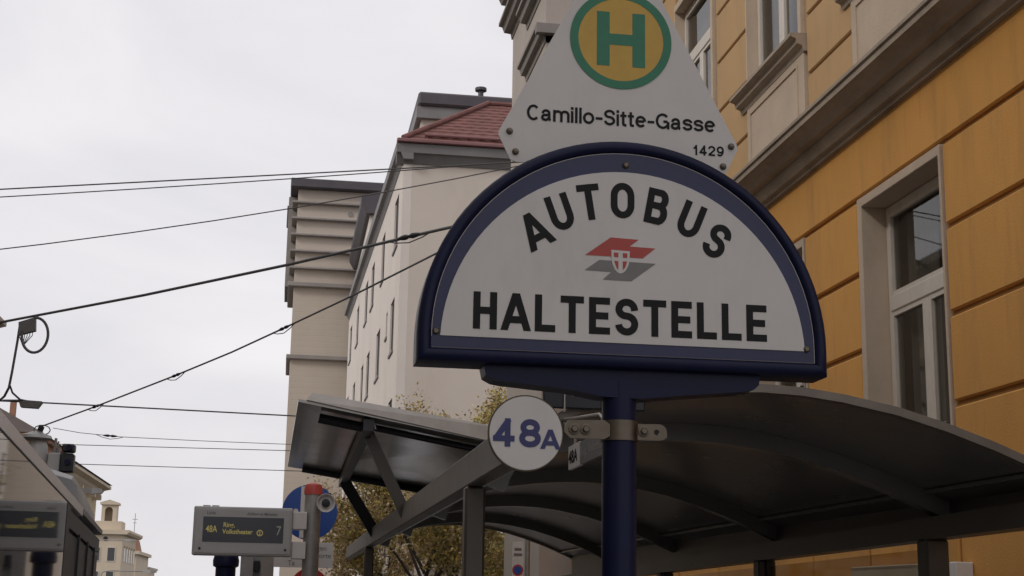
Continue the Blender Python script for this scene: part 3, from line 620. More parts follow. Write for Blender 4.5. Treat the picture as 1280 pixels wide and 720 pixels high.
MB().tube([under(.22, WN+.30, .05), under(.62, WN+.30, .05)], .038, 10).build('cross_tube', 'darkmetal', sh, True)
MB().tube([under(.62, WN+.34, .03), under(1.7, WN+.34, .03)], .025, 10).build('cross_tube', 'darkmetal', sh, True)
MB().bar((.575, WN+.05, wz(.575)-.055), (.575, WF-.1, wz(.575)-.13), .075, .085).build('canopy_rail', 'darkmetal', sh)
MB().bar((.60, 10.95, 2.88), (.915, 11.0, 2.27), .05, .085, (0, 1, 0)).build('strut', 'shelter', sh)
MB().bar((.585, 14.6, 2.80), (.915, 14.7, 2.30), .05, .11, (0, 1, 0)).build('strut', 'darkmetal', sh)
MB().tube([(.60, WN+.12, 2.99), (.63, WN+.10, 2.87)], .008, 6).build('cable_tie', 'alu', sh)
# name board on the roof edge
nb = thing('roof_name_board', 'small dark name board standing on the shelter roof, half hidden by the round route disc', 'sign')
MB().box(1.03, 1.46, 5.80, 5.825, 2.435, 2.515, .005).build('board', 'darkmetal', nb)
for x in (1.115, 1.275): MB().box(x, x+.006, 5.79, 5.799, 2.42, 2.52).build('edge_strip', 'alu', nb)
text_mesh('lettering', 'Camillo-Sitte-G.', .030, facing_south(1.14, 5.798, 2.485), 'plate_grey', nb)
# hanging route plate
rp_ = thing('hanging_route_plate', 'grey and white 48A direction plate hanging under the shelter roof behind the pole', 'sign')
MB().box(1.12, 1.13, 4.98, 5.478, 2.175, 2.262).build('plate', 'plate_grey', rp_)
MB().box(1.118, 1.131, 5.48, 5.70, 2.172, 2.265, .001).build('route_field', 'white', rp_)
text_mesh('route_number', '48A', .070, facing_west(1.1165, 5.688, 2.195, 1.45), 'black', rp_, .0015)
text_mesh('destination', 'Ring, Volkstheater', .052, facing_west(1.1185, 5.46, 2.203, 1.15), 'paper', rp_)
for y in (5.1, 5.6): MB().tube([(1.125, y, 2.262), (1.125, y, 2.31), (1.125, y+.05, 2.33), (1.125, 5.92, 2.40)], .006, 6).build('hanger', 'alu', rp_)
# timetable case on the back wall of the shelter, and a small wall box
tt = thing('poster_case', 'pale poster case fixed to the ochre wall, seen through the shelter glass', 'poster case')
MB().box(4.70, 4.795, 10.2, 11.67, .9, 1.985, .01).build('case', 'alu', tt); MB().box(4.69, 4.699, 10.24, 11.63, .94, 1.95).build('sheet', 'paper', tt)
tt = thing('wall_box', 'small pale grey box on the ochre wall right of the shelter post', 'box')
MB().box(4.66, 4.797, 9.66, 9.76, 1.4, 1.98, .008).build('case', 'white', tt); MB().lathe([(.012, 0), (.012, .02)], (4.645, 9.70, 1.86), axis='x', n=8).build('knob', 'darkmetal', tt)

# ------------------------------------------------------------------ the stop sign in front
st = thing('bus_stop_sign', 'navy half-round AUTOBUS HALTESTELLE sign on a navy pole with route disc and triangular H plate', 'bus stop sign')
MB().lathe([(.0475, .13), (.0475, 2.25)], (.903, 3.88, 0), n=32).build('pole', 'navy', st, True)
MB().lathe([(.12, .13), (.12, .15), (.06, .16)], (.903, 3.88, 0), n=24).build('pole_foot', 'navy', st)
CX = .9075
def dshape(cx, r, zc, z0, n=48):
    pts = [(cx+r, z0)] if z0 < zc-1e-4 else []
    a0 = 0 if z0 <= zc else math.degrees(math.asin((z0-zc)/r))
    pts += arcp(cx, zc, r, r, a0, 180-a0, n)
    if z0 < zc-1e-4: pts.append((cx-r, z0))
    return pts
def inset(cx, r, zc, z0, d): return dshape(cx, r-d, zc, z0+d)
YS = 3.80
loops = []
for d, y in ((.004, YS+.135), (0, YS+.128), (0, YS+.012), (.004, YS+.004), (.012, YS-.002), (.022, YS-.003), (.030, YS+.001), (.034, YS+.007), (.036, YS+.014)):
    loops.append([(x, y, z) for x, z in inset(CX, .5765, 2.356, 2.281, d)])
sbx = MB().loft(loops).build('sign_box', 'navy', st, True)
# navy printed band and white enamel face, one just proud of the other
def ring(o, i, y): 
    n = len(o); return MB().add([(x, y, z) for x, z in o]+[(x, y, z) for x, z in i], [(k, (k+1) % n, n+(k+1) % n, n+k) for k in range(n)])
MB().prism(inset(CX, .5765, 2.356, 2.281, .0365), 'y', YS+.008, YS+.0135).build('printed_band', 'band', sbx)
fpts = dshape(.905, .514, 2.326, 2.3505)
MB().prism(fpts, 'y', YS+.005, YS+.0075).build('white_face', 'enamel', sbx)
# silver bead between frame and band
bead = inset(CX, .5765, 2.356, 2.281, .0372); MB().tube([(x, YS+.009, z) for x, z in bead]+[(bead[0][0], YS+.009, bead[0][1])], .0013, 5).build('bead', 'alu', sbx)
for x, z in ((.380, 2.362), (1.424, 2.357), (.905, 2.862)):
    MB().lathe([(.0095, .0), (.0095, -.004), (.006, -.008)], (x, YS+.008, z), axis='y', n=12).build('screw', 'steel', sbx)
def straight(x0, z0, y): return lambda u, v, l: (x0+u, y-l, z0+v)
YL = YS+.0040
word = 'HALTESTELLE'; H_, TH = .1035, .0198
ws = [gl(c)[0]*H_*1.02 for c in word]; tot = sum(ws); sp_ = (.829-tot)/(len(word)-1); x = .4795
for c, wd in zip(word, ws):
    mb = MB(); stroke_glyph(mb, c, H_, TH, straight(x, 2.3725, YL), 1.02); mb.build('letter', 'black', sbx); x += wd+sp_
for c, x, z, r in zip('AUTOBUS', (.647, .718, .800, .895, .995, 1.092, 1.168), (2.657, 2.713, 2.747, 2.757, 2.745, 2.712, 2.655), (30, 20, 9, 0, -10.5, -22, -31)):
    W = gl(c)[0]*H_; R = math.radians(r); cr, sr_ = math.cos(R), math.sin(R); mb = MB()
    stroke_glyph(mb, c, H_, TH, lambda u, v, l: (x+(u-W/2)*cr-(v-H_/2)*sr_, YL-l, z+(u-W/2)*sr_+(v-H_/2)*cr)); mb.build('letter', 'black', sbx)
# emblem: two arrow bars with a shield
ex, ez, eu = .889, 2.589, .201/640       # emblem centre; drawing units
E = lambda px, py, y: (ex+(px-566)*eu, y, ez-(py-355)*eu-(px-566)*eu*-.040)
def flat(pts, y, y2, m, nm='emblem'):
    n = len(pts); MB().add([E(a, b, y) for a, b in pts]+[E(a, b, y2) for a, b in pts], [tuple(range(n))]+[(i, (i+1) % n, n+(i+1) % n, n+i) for i in range(n)]).build(nm, m, sbx)
flat([(246, 325), (478, 162), (732, 180), (650, 243), (884, 258), (768, 350)], YL, YS+.006, 'red_ink')
flat([(243, 462), (376, 368), (888, 398), (664, 560), (405, 546), (482, 478)], YL, YS+.006, 'grey_ink')
shp = [(482, 276), (650, 288), (646, 380)]+[(636, 420), (614, 462), (590, 484), (566, 492), (540, 482), (514, 454), (496, 412), (486, 372)]
flat(shp, YL-.0008, YL+.0003, 'enamel')
flat([(504, 300), (546, 303), (546, 344), (506, 342)], YL-.0014, YL-.0003, 'red_ink'); flat([(586, 305), (628, 308), (627, 350), (586, 346)], YL-.0014, YL-.0003, 'red_ink')
flat([(508, 376), (546, 378), (546, 460), (526, 430)], YL-.0014, YL-.0003, 'red_ink'); flat([(586, 380), (625, 382), (610, 432), (586, 462)], YL-.0014, YL-.0003, 'red_ink')
# tapered bracket under the box
bk = [(.515, 2.283), (.522, 2.252), (.545, 2.240), (.57, 2.236), (.75, 2.222), (.85, 2.205), (.96, 2.203), (1.06, 2.215), (1.25, 2.234), (1.28, 2.242), (1.293, 2.255), (1.297, 2.283)]
MB().prism(bk, 'y', YS+.035, YS+.125).build('bracket', 'navy', st)
# clamp band
cl = MB(); n = 24
cl.lathe([(.0485, 2.086), (.0485, 2.145)], (.903, 3.88, 0), n=32); o_ = MB().lathe([(.0482, 2.088), (.0525, 2.088), (.0525, 2.143), (.0482, 2.143)], (.903, 3.88, 0), n=36)
clamp = o_.build('clamp', 'steel', st, True)
def tab(poly, y0, y1, nm): return MB().prism(poly, 'y', y0, y1).build(nm, 'steel', clamp)
tab([(.742, 2.122), (.752, 2.138), (.852, 2.141), (.868, 2.13), (.868, 2.098), (.852, 2.089), (.757, 2.089), (.742, 2.104)], 3.838, 3.846, 'clamp_tab')
hole = arcp(.999, 2.112, .008, .008, 0, 360, 16)[:-1]
outer = [(.945, 2.134), (1.012, 2.135), (1.026, 2.126), (1.029, 2.098), (1.014, 2.090), (.945, 2.089)]
oo = []
for k in range(16):                                       # outline resampled towards the hole's angles
    a = 2*math.pi*k/16; d = Vector((math.cos(a), math.sin(a))); best = 9
    for i in range(len(outer)):
        p, q = Vector(outer[i])-Vector((.999, 2.112)), Vector(outer[(i+1) % len(outer)])-Vector((.999, 2.112)); e = q-p; den = d.x*(-e.y)+d.y*e.x
        if abs(den) > 1e-9:
            tt_ = (p.x*(-e.y)+p.y*e.x)/den; ss = (d.x*p.y-d.y*p.x)/den
            if tt_ > 0 and -.001 <= ss <= 1.001: best = min(best, tt_)
    oo.append((.999+d.x*best, 2.112+d.y*best))
V = [(x, y, z) for y in (3.838, 3.846) for L_ in (oo, hole) for x, z in L_]; F = []
for k in range(16):
    j = (k+1) % 16; F += [(k, j, 16+j, 16+k), (32+k, 48+k, 48+j, 32+j), (k, 32+k, 32+j, j), (16+k, 16+j, 48+j, 48+k)]
MB().add(V, F).build('clamp_tab', 'steel', clamp)
for x in (.768, .800, .962):
    MB().lathe([(.0155, 0), (.0155, -.003), (.0105, -.004)], (x, 3.837, 2.114), axis='y', n=16).lathe([(.0105, -.004), (.0105, -.011), (.008, -.013)], (x, 3.837, 2.114), axis='y', n=6).build('bolt', 'steel', clamp, True)
# round route disc
dx, dz, dr, dy = .632, 2.096, .1035, 3.822
disc = MB().lathe([(dr-.002, .012), (dr, .009), (dr, .001), (dr-.002, -.001)], (dx, dy, dz), axis='y', n=48).build('route_disc', 'steel', st, True)
MB().lathe([(dr-.0045, -.0012), (dr-.0045, -.003)], (dx, dy, dz), axis='y', n=48).build('white_face', 'enamel', disc)
stroke_word('48', dx-.090, dz-.0385, dy-.0042, .0765, .0158, .131, 'digit', 'blue_ink', disc, 1.25)
stroke_word('A', dx+.0425, dz-.0415, dy-.0042, .053, .0118, .05, 'letter', 'blue_ink', disc, 1.28)
# triangular plate with the H roundel
PX, PY = .900, 3.86
pp = [(PX-.312, 2.862), (PX-.300, 2.868), (PX+.305, 2.868), (PX+.315, 2.875), (PX+.350, 2.945), (PX+.350, 2.958), (PX+.130, 3.385)]+arcp(PX, 3.33, .142, .142, 25, 155, 14)+[(PX-.130, 3.385), (PX-.352, 2.958), (PX-.352, 2.945), (PX-.318, 2.875)]
pp = pp[1:]
hpz = MB().prism(pp, 'y', PY, PY+.004).build('stop_plate', 'enamel', st)
RX, RZ = PX+.003, 3.259
def rring(r0, r1, y, y2, m, nm):
    o, i = arcp(RX, RZ, r1, r1, 0, 360, 64)[:-1], arcp(RX, RZ, r0, r0, 0, 360, 64)[:-1]; ring(o, i, y).build(nm, m, hpz)
MB().lathe([(.130, 0), (.130, -.0012)], (RX, PY-.0003, RZ), axis='y', n=64).build('roundel', 'yellow_ink', hpz)
rring(.127, .1515, PY-.0022, 0, 'green_ink', 'roundel_ring')
mb = MB(); yH = PY-.0022
for x0, x1, z0, z1 in ((-.072, -.034, -.0825, .0845), (.034, .072, -.0825, .0845), (-.034, .034, -.017, .0175)):
    mb.add([(RX+x0, yH, RZ+z0), (RX+x1, yH, RZ+z0), (RX+x1, yH, RZ+z1), (RX+x0, yH, RZ+z1)], [(0, 1, 2, 3)])
mb.build('roundel_letter', 'green_ink', hpz)
stroke_word('Camillo-Sitte-Gasse', .628, 2.995, PY-.0012, .0475, .0076, .556, 'letter', 'black', hpz, 1.13)
stroke_word('1429', 1.117, 2.923, PY-.0012, .0305, .0054, .092, 'digit', 'black', hpz, 1.18)
for x, z in ((.579, 2.958), (.597, 2.898), (1.231, 2.955), (1.206, 2.893)):
    MB().lathe([(.010, .0), (.010, -.003), (.0075, -.009), (.003, -.011)], (x, PY, z), axis='y', n=12).build('bolt', 'steel', hpz, True)

# ------------------------------------------------------------------ bus on the left
bs = thing('city_bus', 'dark glazed city bus with white roof trim pulled up on the left at the kerb', 'bus')
BD = Vector((-.0655, 1.0, 0)).normalized(); BN = Vector((BD.y, -BD.x, 0))      # along, towards kerb
def bu(s, o, z): p = Vector((-.6, 0, 0))+BD*s+BN*o; return (p.x, p.y, z-.0152*(s-4.8))   # kneeling at the stop
def bbx(mb, s0, s1, o0, o1, z0, z1): return mb.loft([[bu(s0, o0, z0), bu(s0, o1, z0), bu(s0, o1, z1), bu(s0, o0, z1)], [bu(s1, o0, z0), bu(s1, o1, z0), bu(s1, o1, z1), bu(s1, o0, z1)]])
S0, S1 = 3.2, 11.0
bp_ = [(0, .28), (0, 1.15), (-.012, 2.165), (-.03, 2.20), (-.55, 2.62), (-.9, 2.78), (-1.4, 2.80), (-1.95, 2.62), (-2.4, 2.2), (-2.42, 1.15), (-2.42, .28)]
def bsec(s, k=1.0, dz=0): return [bu(s, -1.2+(o+1.2)*k, .28+(z-.28)*(1-dz)) for o, z in bp_]
MB().loft([bsec(S0, .96, .03), bsec(S0+.15), bsec(S1-.5), bsec(S1-.15, .97, .02), bsec(S1, .90, .06)]).build('body', 'buspaint', bs, True)
bbx(MB(), S0+.12, 7.62, -.01, .012, 1.02, 2.152).build('side_window', 'busglass', bs)
bbx(MB(), 7.64, 7.86, -.01, .014, .5, 2.152).build('window_pillar', 'darkmetal', bs)
for a, b in ((7.9, 8.62), (8.75, 9.45), (9.55, 10.2), (10.3, 10.75)):
    bbx(MB(), a, b, -.012, .006, .62, 2.02).build('door_leaf', 'darkmetal', bs)
bbx(MB(), 7.88, 10.8, -.01, .010, 2.04, 2.13).build('door_header', 'darkmetal', bs)
for a in (8.68, 9.5, 10.25): bbx(MB(), a, a+.05, -.01, .016, .45, 2.05).build('door_post', 'darkmetal', bs)
bbx(MB(), S0+.05, 8.75, -.03, .018, 2.156, 2.205).build('roof_trim', 'bustrim', bs)
bbx(MB(), 8.75, S1-.1, -.03, .022, 2.168, 2.200).build('roof_trim', 'busroof', bs)
# raised roof fairing near the front
pod = [(-.015, 2.203), (-.03, 2.35), (-.06, 2.395), (-.18, 2.43), (-.5, 2.50), (-1.2, 2.8), (-1.9, 2.7), (-1.9, 2.5), (-.6, 2.4)]
def psec(s, k): return [bu(s, o*1.0, 2.203+(z-2.203)*k) for o, z in pod]
MB().loft([psec(8.75, .85), psec(8.85, 1.0), psec(9.7, .94), psec(10.5, .62), psec(10.98, .15)]).build('roof_fairing', 'busroof', bs, True)
for sgn, s in ((0, 4.3), (0, 9.4)):
    for o in (-.12, -2.3):
        c = Vector(bu(s+(.6 if s < 5 else -1.1), o, .45)); mb = MB()
        mb.lathe([(.3, -.12), (.44, -.12), (.46, -.06), (.46, .06), (.44, .12), (.3, .12)], (0, 0, 0), 'x', 24)
        wl = mb.build('wheel', 'rubber', bs, True); wl.location = (c.x, c.y, .46); MB().lathe([(.29, -.13), (.29, .13)], (0, 0, 0), 'x', 20).build('rim', 'galv', wl)
bbx(MB(), S0-.01, S0+.03, -2.1, -.3, 1.2, 2.0).build('rear_window', 'busglass', bs)

# ------------------------------------------------------------------ passenger display on its pole, signs beside it
ds = thing('departure_display', 'grey housed departure display with amber dot lettering on red-capped steel pole', 'display board')
DY = 17.0
MB().lathe([(.095, .13), (.095, 2.86)], (.325, DY+.1, 0), n=20).build('pole', 'galv', ds, True)
MB().lathe([(.107, 2.84), (.107, 2.91), (.09, 2.955), (.04, 2.975)], (.325, DY+.1, 0), n=20).build('pole_cap', 'red_cap', ds, True)
hz = MB().box(-1.015, .10, DY-.08, DY+.14, 2.115, 2.665, .012).build('housing', 'housing', ds)
MB().box(-.99, .075, DY-.088, DY-.081, 2.14, 2.64, .003).build('bezel', 'housing', hz)
MB().box(-.905, .0, DY-.092, DY-.0885, 2.265, 2.548).build('screen', 'screen', hz)
YD = DY-.0935
text_mesh('route_number', '48A', .105, facing_south(-.872, YD, 2.375, .72), 'amber', hz, .001)
text_mesh('destination', 'Ring,', .074, facing_south(-.68, YD, 2.435, .9), 'amber', hz, .001)
text_mesh('destination', 'Volkstheater', .074, facing_south(-.685, YD, 2.36, .88), 'amber', hz, .001)
for r0, r1 in ((.026, .036),):
    o, i = arcp(-.265, 2.375, r1, r1, 0, 360, 20)[:-1], arcp(-.265, 2.375, r0, r0, 0, 360, 20)[:-1]; ring(o, i, YD).build('metro_ring', 'amber', hz)
text_mesh('metro_letter', '2', .052, facing_south(-.278, YD, 2.357, .9), 'amber', hz, .001)
M['amber_dim'] = glow('pale_led', (0.55, 0.55, 0.45), 0.18)
text_mesh('minutes', '7', .15, facing_south(-.085, YD, 2.355, .8), 'amber_dim', hz, .0)
text_mesh('heading', 'Linie', .052, facing_south(-.87, DY-.0905, 2.575), 'plate_grey', hz, .001)
text_mesh('heading', 'Abfahrt in Minuten', .045, facing_south(-.42, DY-.0905, 2.575), 'plate_grey', hz, .001)
for x in (-.93, .03): MB().lathe([(.015, 0), (.015, -.006)], (x, DY-.088, 2.19), axis='y', n=10).build('lock', 'darkmetal', hz)
for x in (-.88, -.78): MB().box(x-.04, x+.04, DY-.03, DY+.05, 2.666, 2.68).build('top_lug', 'housing', hz)
for z0, z1 in ((2.43, 2.63), (2.095, 2.29)): MB().box(.101, .262, DY-.03, DY+.2, z0, z1, .006).build('mount_block', 'white', ds)
sp1 = MB().lathe([(.02, .06), (.06, .05), (.085, -.02), (.108, -.085), (.105, -.09), (.07, -.03), (.055, -.028)], (.47, DY-.0, 2.735), axis='y', n=20).build('loudspeaker', 'white', ds, True)
MB().lathe([(.05, -.05), (.045, -.075), (.01, -.08)], (.47, DY, 2.735), axis='y', n=16).build('speaker_core', 'darkmetal', sp1, True)
MB().tube([(.40, DY+.05, 2.77), (.45, DY+.03, 2.84), (.53, DY+.02, 2.85)], .012, 6).build('speaker_arm', 'darkmetal', ds)
ts = thing('blue_round_sign', 'blue round traffic sign with white bar and text plate, behind the display pole', 'traffic sign')
TY = 18.2
MB().lathe([(.035, .13), (.035, 3.0)], (.335, TY+.06, 0), n=12).build('post', 'galv', ts, True)
sd_ = MB().lathe([(.335, .004), (.340, .0), (.338, -.004)], (.31, TY, 2.70), axis='y', n=48).build('sign_disc', 'sign_blue', ts, True)
MB().box(.195, .432, TY-.0075, TY-.005, 2.385, 3.015).build('white_bar', 'white', sd_)
MB().lathe([(.03, -.0052), (.03, -.007)], (.06, TY, 2.71), axis='y', n=12).lathe([(.03, -.0052), (.03, -.007)], (.14, TY, 2.71), axis='y', n=12).build('white_symbol', 'white', sd_)
pl = MB().box(-.10, .62, TY-.004, TY+.002, 2.025, 2.33, .002).build('text_plate', 'white', ts)
text_mesh('lettering', 'gen', .085, facing_south(.42, TY-.006, 2.235), 'grey_ink', pl); text_mesh('lettering', 'nsporte', .085, facing_south(.33, TY-.006, 2.145), 'grey_ink', pl); text_mesh('lettering', 'Ta        ab', .085, facing_south(.07, TY-.006, 2.05), 'grey_ink', pl)
rd = MB().lathe([(.225, .004), (.23, 0), (.228, -.004)], (.345, TY, 1.79), axis='y', n=36).build('red_disc', 'sign_red', ts, True)
MB().box(.19, .50, TY-.0075, TY-.0045, 1.755, 1.825).build('white_bar', 'white', rd)
# navy bollard head and steel mast under the display
nbp = thing('navy_signal_post', 'dark navy post head just under the left half of the display', 'post')
MB().lathe([(.13, .0), (.13, 2.03), (.165, 2.05), (.17, 2.12), (.15, 2.2), (.10, 2.23)], (-.72, 19.5, 0), n=18).build('body', 'navy', nbp, True)
ms = thing('steel_mast', 'grey H-section steel mast just below the right half of the display', 'mast')
MB().box(-.52, -.36, 19.0, 19.2, 0, 2.3).build('flange', 'galv', ms); MB().box(-.26, -.10, 19.0, 19.2, 0, 2.3).build('flange', 'alu', ms); MB().box(-.359, -.261, 19.09, 19.11, 0, 2.28).build('web', 'galv', ms)
MB().box(-.35, -.28, 18.99, 19.085, 1.98, 2.12, .01).build('lock_box', 'darkmetal', ms)
# no-stopping sign seen under the shelter
ns = thing('no_stopping_sign', 'white board with red and blue no-stopping roundel, seen low under the shelter arch', 'traffic sign')
MB().box(3.46, 3.63, 22.0, 22.02, 1.4, 2.56).build('board', 'white', ns)
MB().lathe([(.04, 0), (.04, 2.7)], (3.70, 22.05, 0), n=12).build('post', 'galv', ns, True)
MB().lathe([(.085, -.001), (.085, -.004)], (3.545, 22, 2.13), axis='y', n=24).build('red_ring', 'sign_red', ns); MB().lathe([(.06, -.005), (.06, -.007)], (3.545, 22, 2.13), axis='y', n=24).build('blue_field', 'sign_blue', ns)
MB().box(3.49, 3.60, 21.996, 21.999, 2.42, 2.46).box(3.48, 3.61, 21.996, 21.999, 2.34, 2.38).build('lettering', 'grey_ink', ns)

# ------------------------------------------------------------------ overhead wires
def wire(label, pts, r, name='overhead_wire', group=None, sag=0.0, n=14):
    P = []
    for i in range(len(pts)-1):
        a, b = Vector(pts[i]), Vector(pts[i+1])
        for k in range(n):
            q = k/n; p = a.lerp(b, q); p.z -= sag*4*q*(1-q); P.append(p)
    P.append(Vector(pts[-1]))
    o = MB().tube(P, r, 6).build(name, 'cable', None, True)
    return tag(o, label, 'wire', group or 'overhead wires across the street')
def on(a, b, q): return tuple(Vector(a).lerp(Vector(b), q))
wire('topmost thin overhead wire, running to the triangular stop plate', ((-12, 22.0, 6.77), (4.75, 22.0, 8.745)), .011, sag=.01)
wire('second overhead wire from the top, just under the topmost one', ((-12, 22.0, 6.70), (4.75, 22.0, 8.80)), .009, sag=.12)
wire('third overhead wire from the top, thin and sagging left of the beige block', ((-12, 21.0, 5.45), (4.75, 21.0, 8.63)), .009, sag=.45)
W4 = [(-14, 32.4, 5.9), (-5.63, 24.83, 5.915), (-4.71, 24.0, 5.955), (-2.24, 21.76, 6.064), (-.119, 19.84, 6.204), (.936, 18.89, 6.295), (1.82, 18.09, 6.374), (3.175, 16.86, 6.475), (4.78, 15.41, 6.614)]
wire('thickest overhead cable, ending in clamps behind the half-round sign', W4, .021, n=3)
W5 = [(-4.904, 30.0, 4.948), (-3.655, 28.29, 5.178), (-2.03, 26.07, 5.509), (-1.015, 24.68, 5.74), (-.153, 23.5, 5.978), (.876, 22.08, 6.272), (1.914, 20.66, 6.609), (3.484, 18.51, 7.127), (4.78, 16.74, 7.54)]
w5 = wire('steep span wire with knotted insulators, climbing from the traffic signals to the half-round sign', W5, .015, n=3)
W6 = [(-14, 18.5, 4.75), (-5.07, 23.93, 4.64), (-4.64, 24.21, 4.703), (-4.154, 24.5, 4.736), (-2.237, 25.73, 4.856), (.128, 27.23, 4.999), (3.21, 29.2, 5.187), (4.2, 29.8, 5.25)]
wire('nearly level wire leaving the small lamp fitting towards the shelter canopy', W6, .014, n=3)
wire('very thin level wire with a small splice, below the lamp fitting', [(-5.93, 38, 5.796), (-5.25, 38, 5.697), (-4.25, 38, 5.628), (-2.24, 38, 5.593), (-.2, 38, 5.578), (3.35, 38, 5.59), (4.2, 38, 5.6)], .009, n=2)
wire('upper of the two level wires above the display board', [(-14, 40, 5.60), (-5.6, 40, 5.585), (-.2, 40, 5.61), (5.5, 40, 5.64)], .011, n=2)
wire('lower of the two level wires above the display board', [(-14, 40, 5.09), (-5.57, 40, 5.072), (-.17, 40, 5.065), (5.5, 40, 5.07)], .011, n=2)
# insulators knotted into the wires
def splice(p, d, label, r=.03, l=.16):
    p, d = Vector(p), Vector(d).normalized(); mb = MB()
    mb.tube([p-d*l, p-d*l*.6, p-d*l*.3, p, p+d*l*.3, p+d*l*.6, p+d*l], [r*.35, r*.8, r, r*.5, r, r*.8, r*.35], 8)
    o = mb.build('wire_insulator', 'darkmetal', None, True); tag(o, label, 'insulator', 'insulators knotted into the wires')
    lp = [p-d*l*1.9+Vector((0, 0, .0)), p-d*l*1.1+Vector((0, 0, -.05)), p+Vector((0, 0, -.085)), p+d*l*1.1+Vector((0, 0, -.05)), p+d*l*1.9]
    MB().tube(lp, .008, 6).build('jumper_loop', 'cable', o)
for i, lab in ((1, 'lowest knotted insulator on the steep span wire'), (2, 'middle knotted insulator on the steep span wire'), (4, 'upper knotted insulator on the steep span wire, beside the tower')):
    splice(W5[i], Vector(W5[i+1])-Vector(W5[i-1]), lab)
splice((1.45, 18.42, 6.345), (.885, -.8, .079), 'double clamp on the thick cable beside the half-round sign', .04, .2)
splice((-4.5, 38, 5.645), (1, 0, -.05), 'small splice on the very thin wire', .035, .18)
splice((-4.85, 24.13, 5.95), (.74, -.67, .03), 'clamp at the left end of the thick cable', .032, .14)
# junction box with cable loop on the thick cable
jb = thing('cable_junction_box', 'grey junction box with hanging cable loop on the thick cable at far left', 'junction box')
MB().loft([[(-4.34, 23.62, 5.70), (-4.04, 23.35, 5.735), (-4.04, 23.47, 5.735), (-4.34, 23.74, 5.70)], [(-4.36, 23.64, 5.91), (-4.06, 23.37, 5.955), (-4.06, 23.49, 5.955), (-4.36, 23.76, 5.91)]]).build('box', 'box_grey', jb)
lp = []
for k in range(25):
    a = math.radians(168+k*12.0); lp.append((-4.06+.20*math.cos(a)+.02, 23.36, 5.66+.28*math.sin(a)))
MB().tube(lp, .022, 8).build('cable_loop', 'cable', jb, True)
gl_ = MB()
for k in range(6): gl_.tube([(-4.31+k*.045, 23.55-k*.03, 5.705), (-4.31+k*.045, 23.55-k*.03, 5.66), (-4.24+k*.006, 23.47, 5.52)], .007, 5)
gl_.build('cable_tails', 'cable', jb)
MB().tube([(-4.345, 23.7, 5.86), (-4.36, 23.7, 5.6), (-4.40, 23.7, 5.1), (-4.435, 23.75, 4.86), (-4.52, 23.9, 4.74), (-4.62, 24.1, 4.70)], .02, 8).build('drop_cable', 'cable', jb, True)
MB().tube([(-4.42, 23.72, 4.9), (-4.40, 23.9, 4.80), (-4.33, 24.2, 4.735), (-4.2, 24.4, 4.73)], .016, 8).build('drop_cable', 'cable', jb, True)
lf = thing('span_lamp_fitting', 'small flat grey lamp fitting clipped under the level wire at far left', 'lamp')
MB().loft([[(-4.36, 24.2, 4.735), (-4.02, 24.4, 4.745), (-4.02, 24.6, 4.745), (-4.36, 24.4, 4.735)], [(-4.32, 24.24, 4.62), (-4.08, 24.38, 4.63), (-4.08, 24.54, 4.63), (-4.32, 24.38, 4.62)]]).build('housing', 'box_grey', lf)
MB().tube([(-4.6, 24.22, 4.71), (-4.34, 24.33, 4.735)], .02, 6).build('clip_bar', 'cable', lf)

# ------------------------------------------------------------------ signals and lamps above the bus
hl = thing('span_lantern', 'pale round lantern under the knotted span wire, above the bus roof', 'lantern')
MB().lathe([(.05, .05), (.30, -.04), (.33, -.10), (.30, -.12), (.14, -.14)], (-5.0, 30, 4.80), n=20).build('cap', 'galv', hl, True)
MB().lathe([(.20, 0), (.22, .12), (.2, .4), (.14, .52)], (-4.95, 30, 4.16), n=16).build('bowl', 'housing', hl, True)
MB().tube([(-4.9, 30, 4.95), (-4.93, 30, 4.85)], .06, 8).build('hanger', 'darkmetal', hl)
MB().tube([(-4.9+.16*math.cos(a/10*6.28)+.02, 29.95, 4.87+.1*math.sin(a/10*6.28)) for a in range(11)], .012, 6).build('wire_loop', 'cable', hl)
tsg = thing('traffic_signals', 'two dark traffic signal heads with a grey control box on a mast above the bus', 'traffic signal')
MB().lathe([(.05, 0), (.05, 4.5)], (-4.56, 30.1, 0), n=12).build('mast', 'galv', tsg, True)
MB().box(-4.72, -4.47, 29.9, 30.05, 4.03, 4.42, .02).build('control_box', 'housing', tsg)
for z0, z1, x0 in ((4.43, 4.60, -4.45), (4.03, 4.41, -4.47)):
    hd = MB().box(x0, -4.2, 29.8, 30.06, z0, z1, .03).build('signal_head', 'darkmetal', tsg); MB().lathe([(.065, 0), (.06, -.06), (.05, -.06)], ((x0-4.2)/2+.02, 29.8, (z0+z1)/2+.01), axis='y', n=14).build('visor', 'navy', hd)
MB().tube([(-4.62, 30, 4.42), (-4.6, 30, 4.72)], .03, 6).tube([(-4.55, 30, 4.42), (-4.55, 30, 4.66)], .02, 6).build('bracket', 'galv', tsg)
def street_lamp(x, y, z, ln, label):
    s = thing('street_lamp', label, 'street lamp', 'street lamps along the far left side')
    MB().tube([(x-3.2, y, 0), (x-3.2, y, z-.6), (x-3.0, y, z-.1), (x-2.4, y, z), (x, y, z)], [.09, .07, .05, .045, .04], 8).build('pole', 'galv', s, True)
    MB().loft([[(x-.1, y-.12, z-.05), (x-.1, y+.12, z-.05), (x-.1, y+.1, z+.1), (x-.1, y-.1, z+.1)], [(x+ln*.5, y-.2, z-.14), (x+ln*.5, y+.2, z-.14), (x+ln*.5, y+.16, z+.16), (x+ln*.5, y-.16, z+.16)], [(x+ln, y-.1, z-.08), (x+ln, y+.1, z-.08), (x+ln, y+.08, z+.12), (x+ln, y-.08, z+.12)]]).build('lamp_head', 'galv', s)
street_lamp(-9.35, 70, 6.40, .85, 'large street lamp head beside the yellow eaves, nearest of the far lamps')
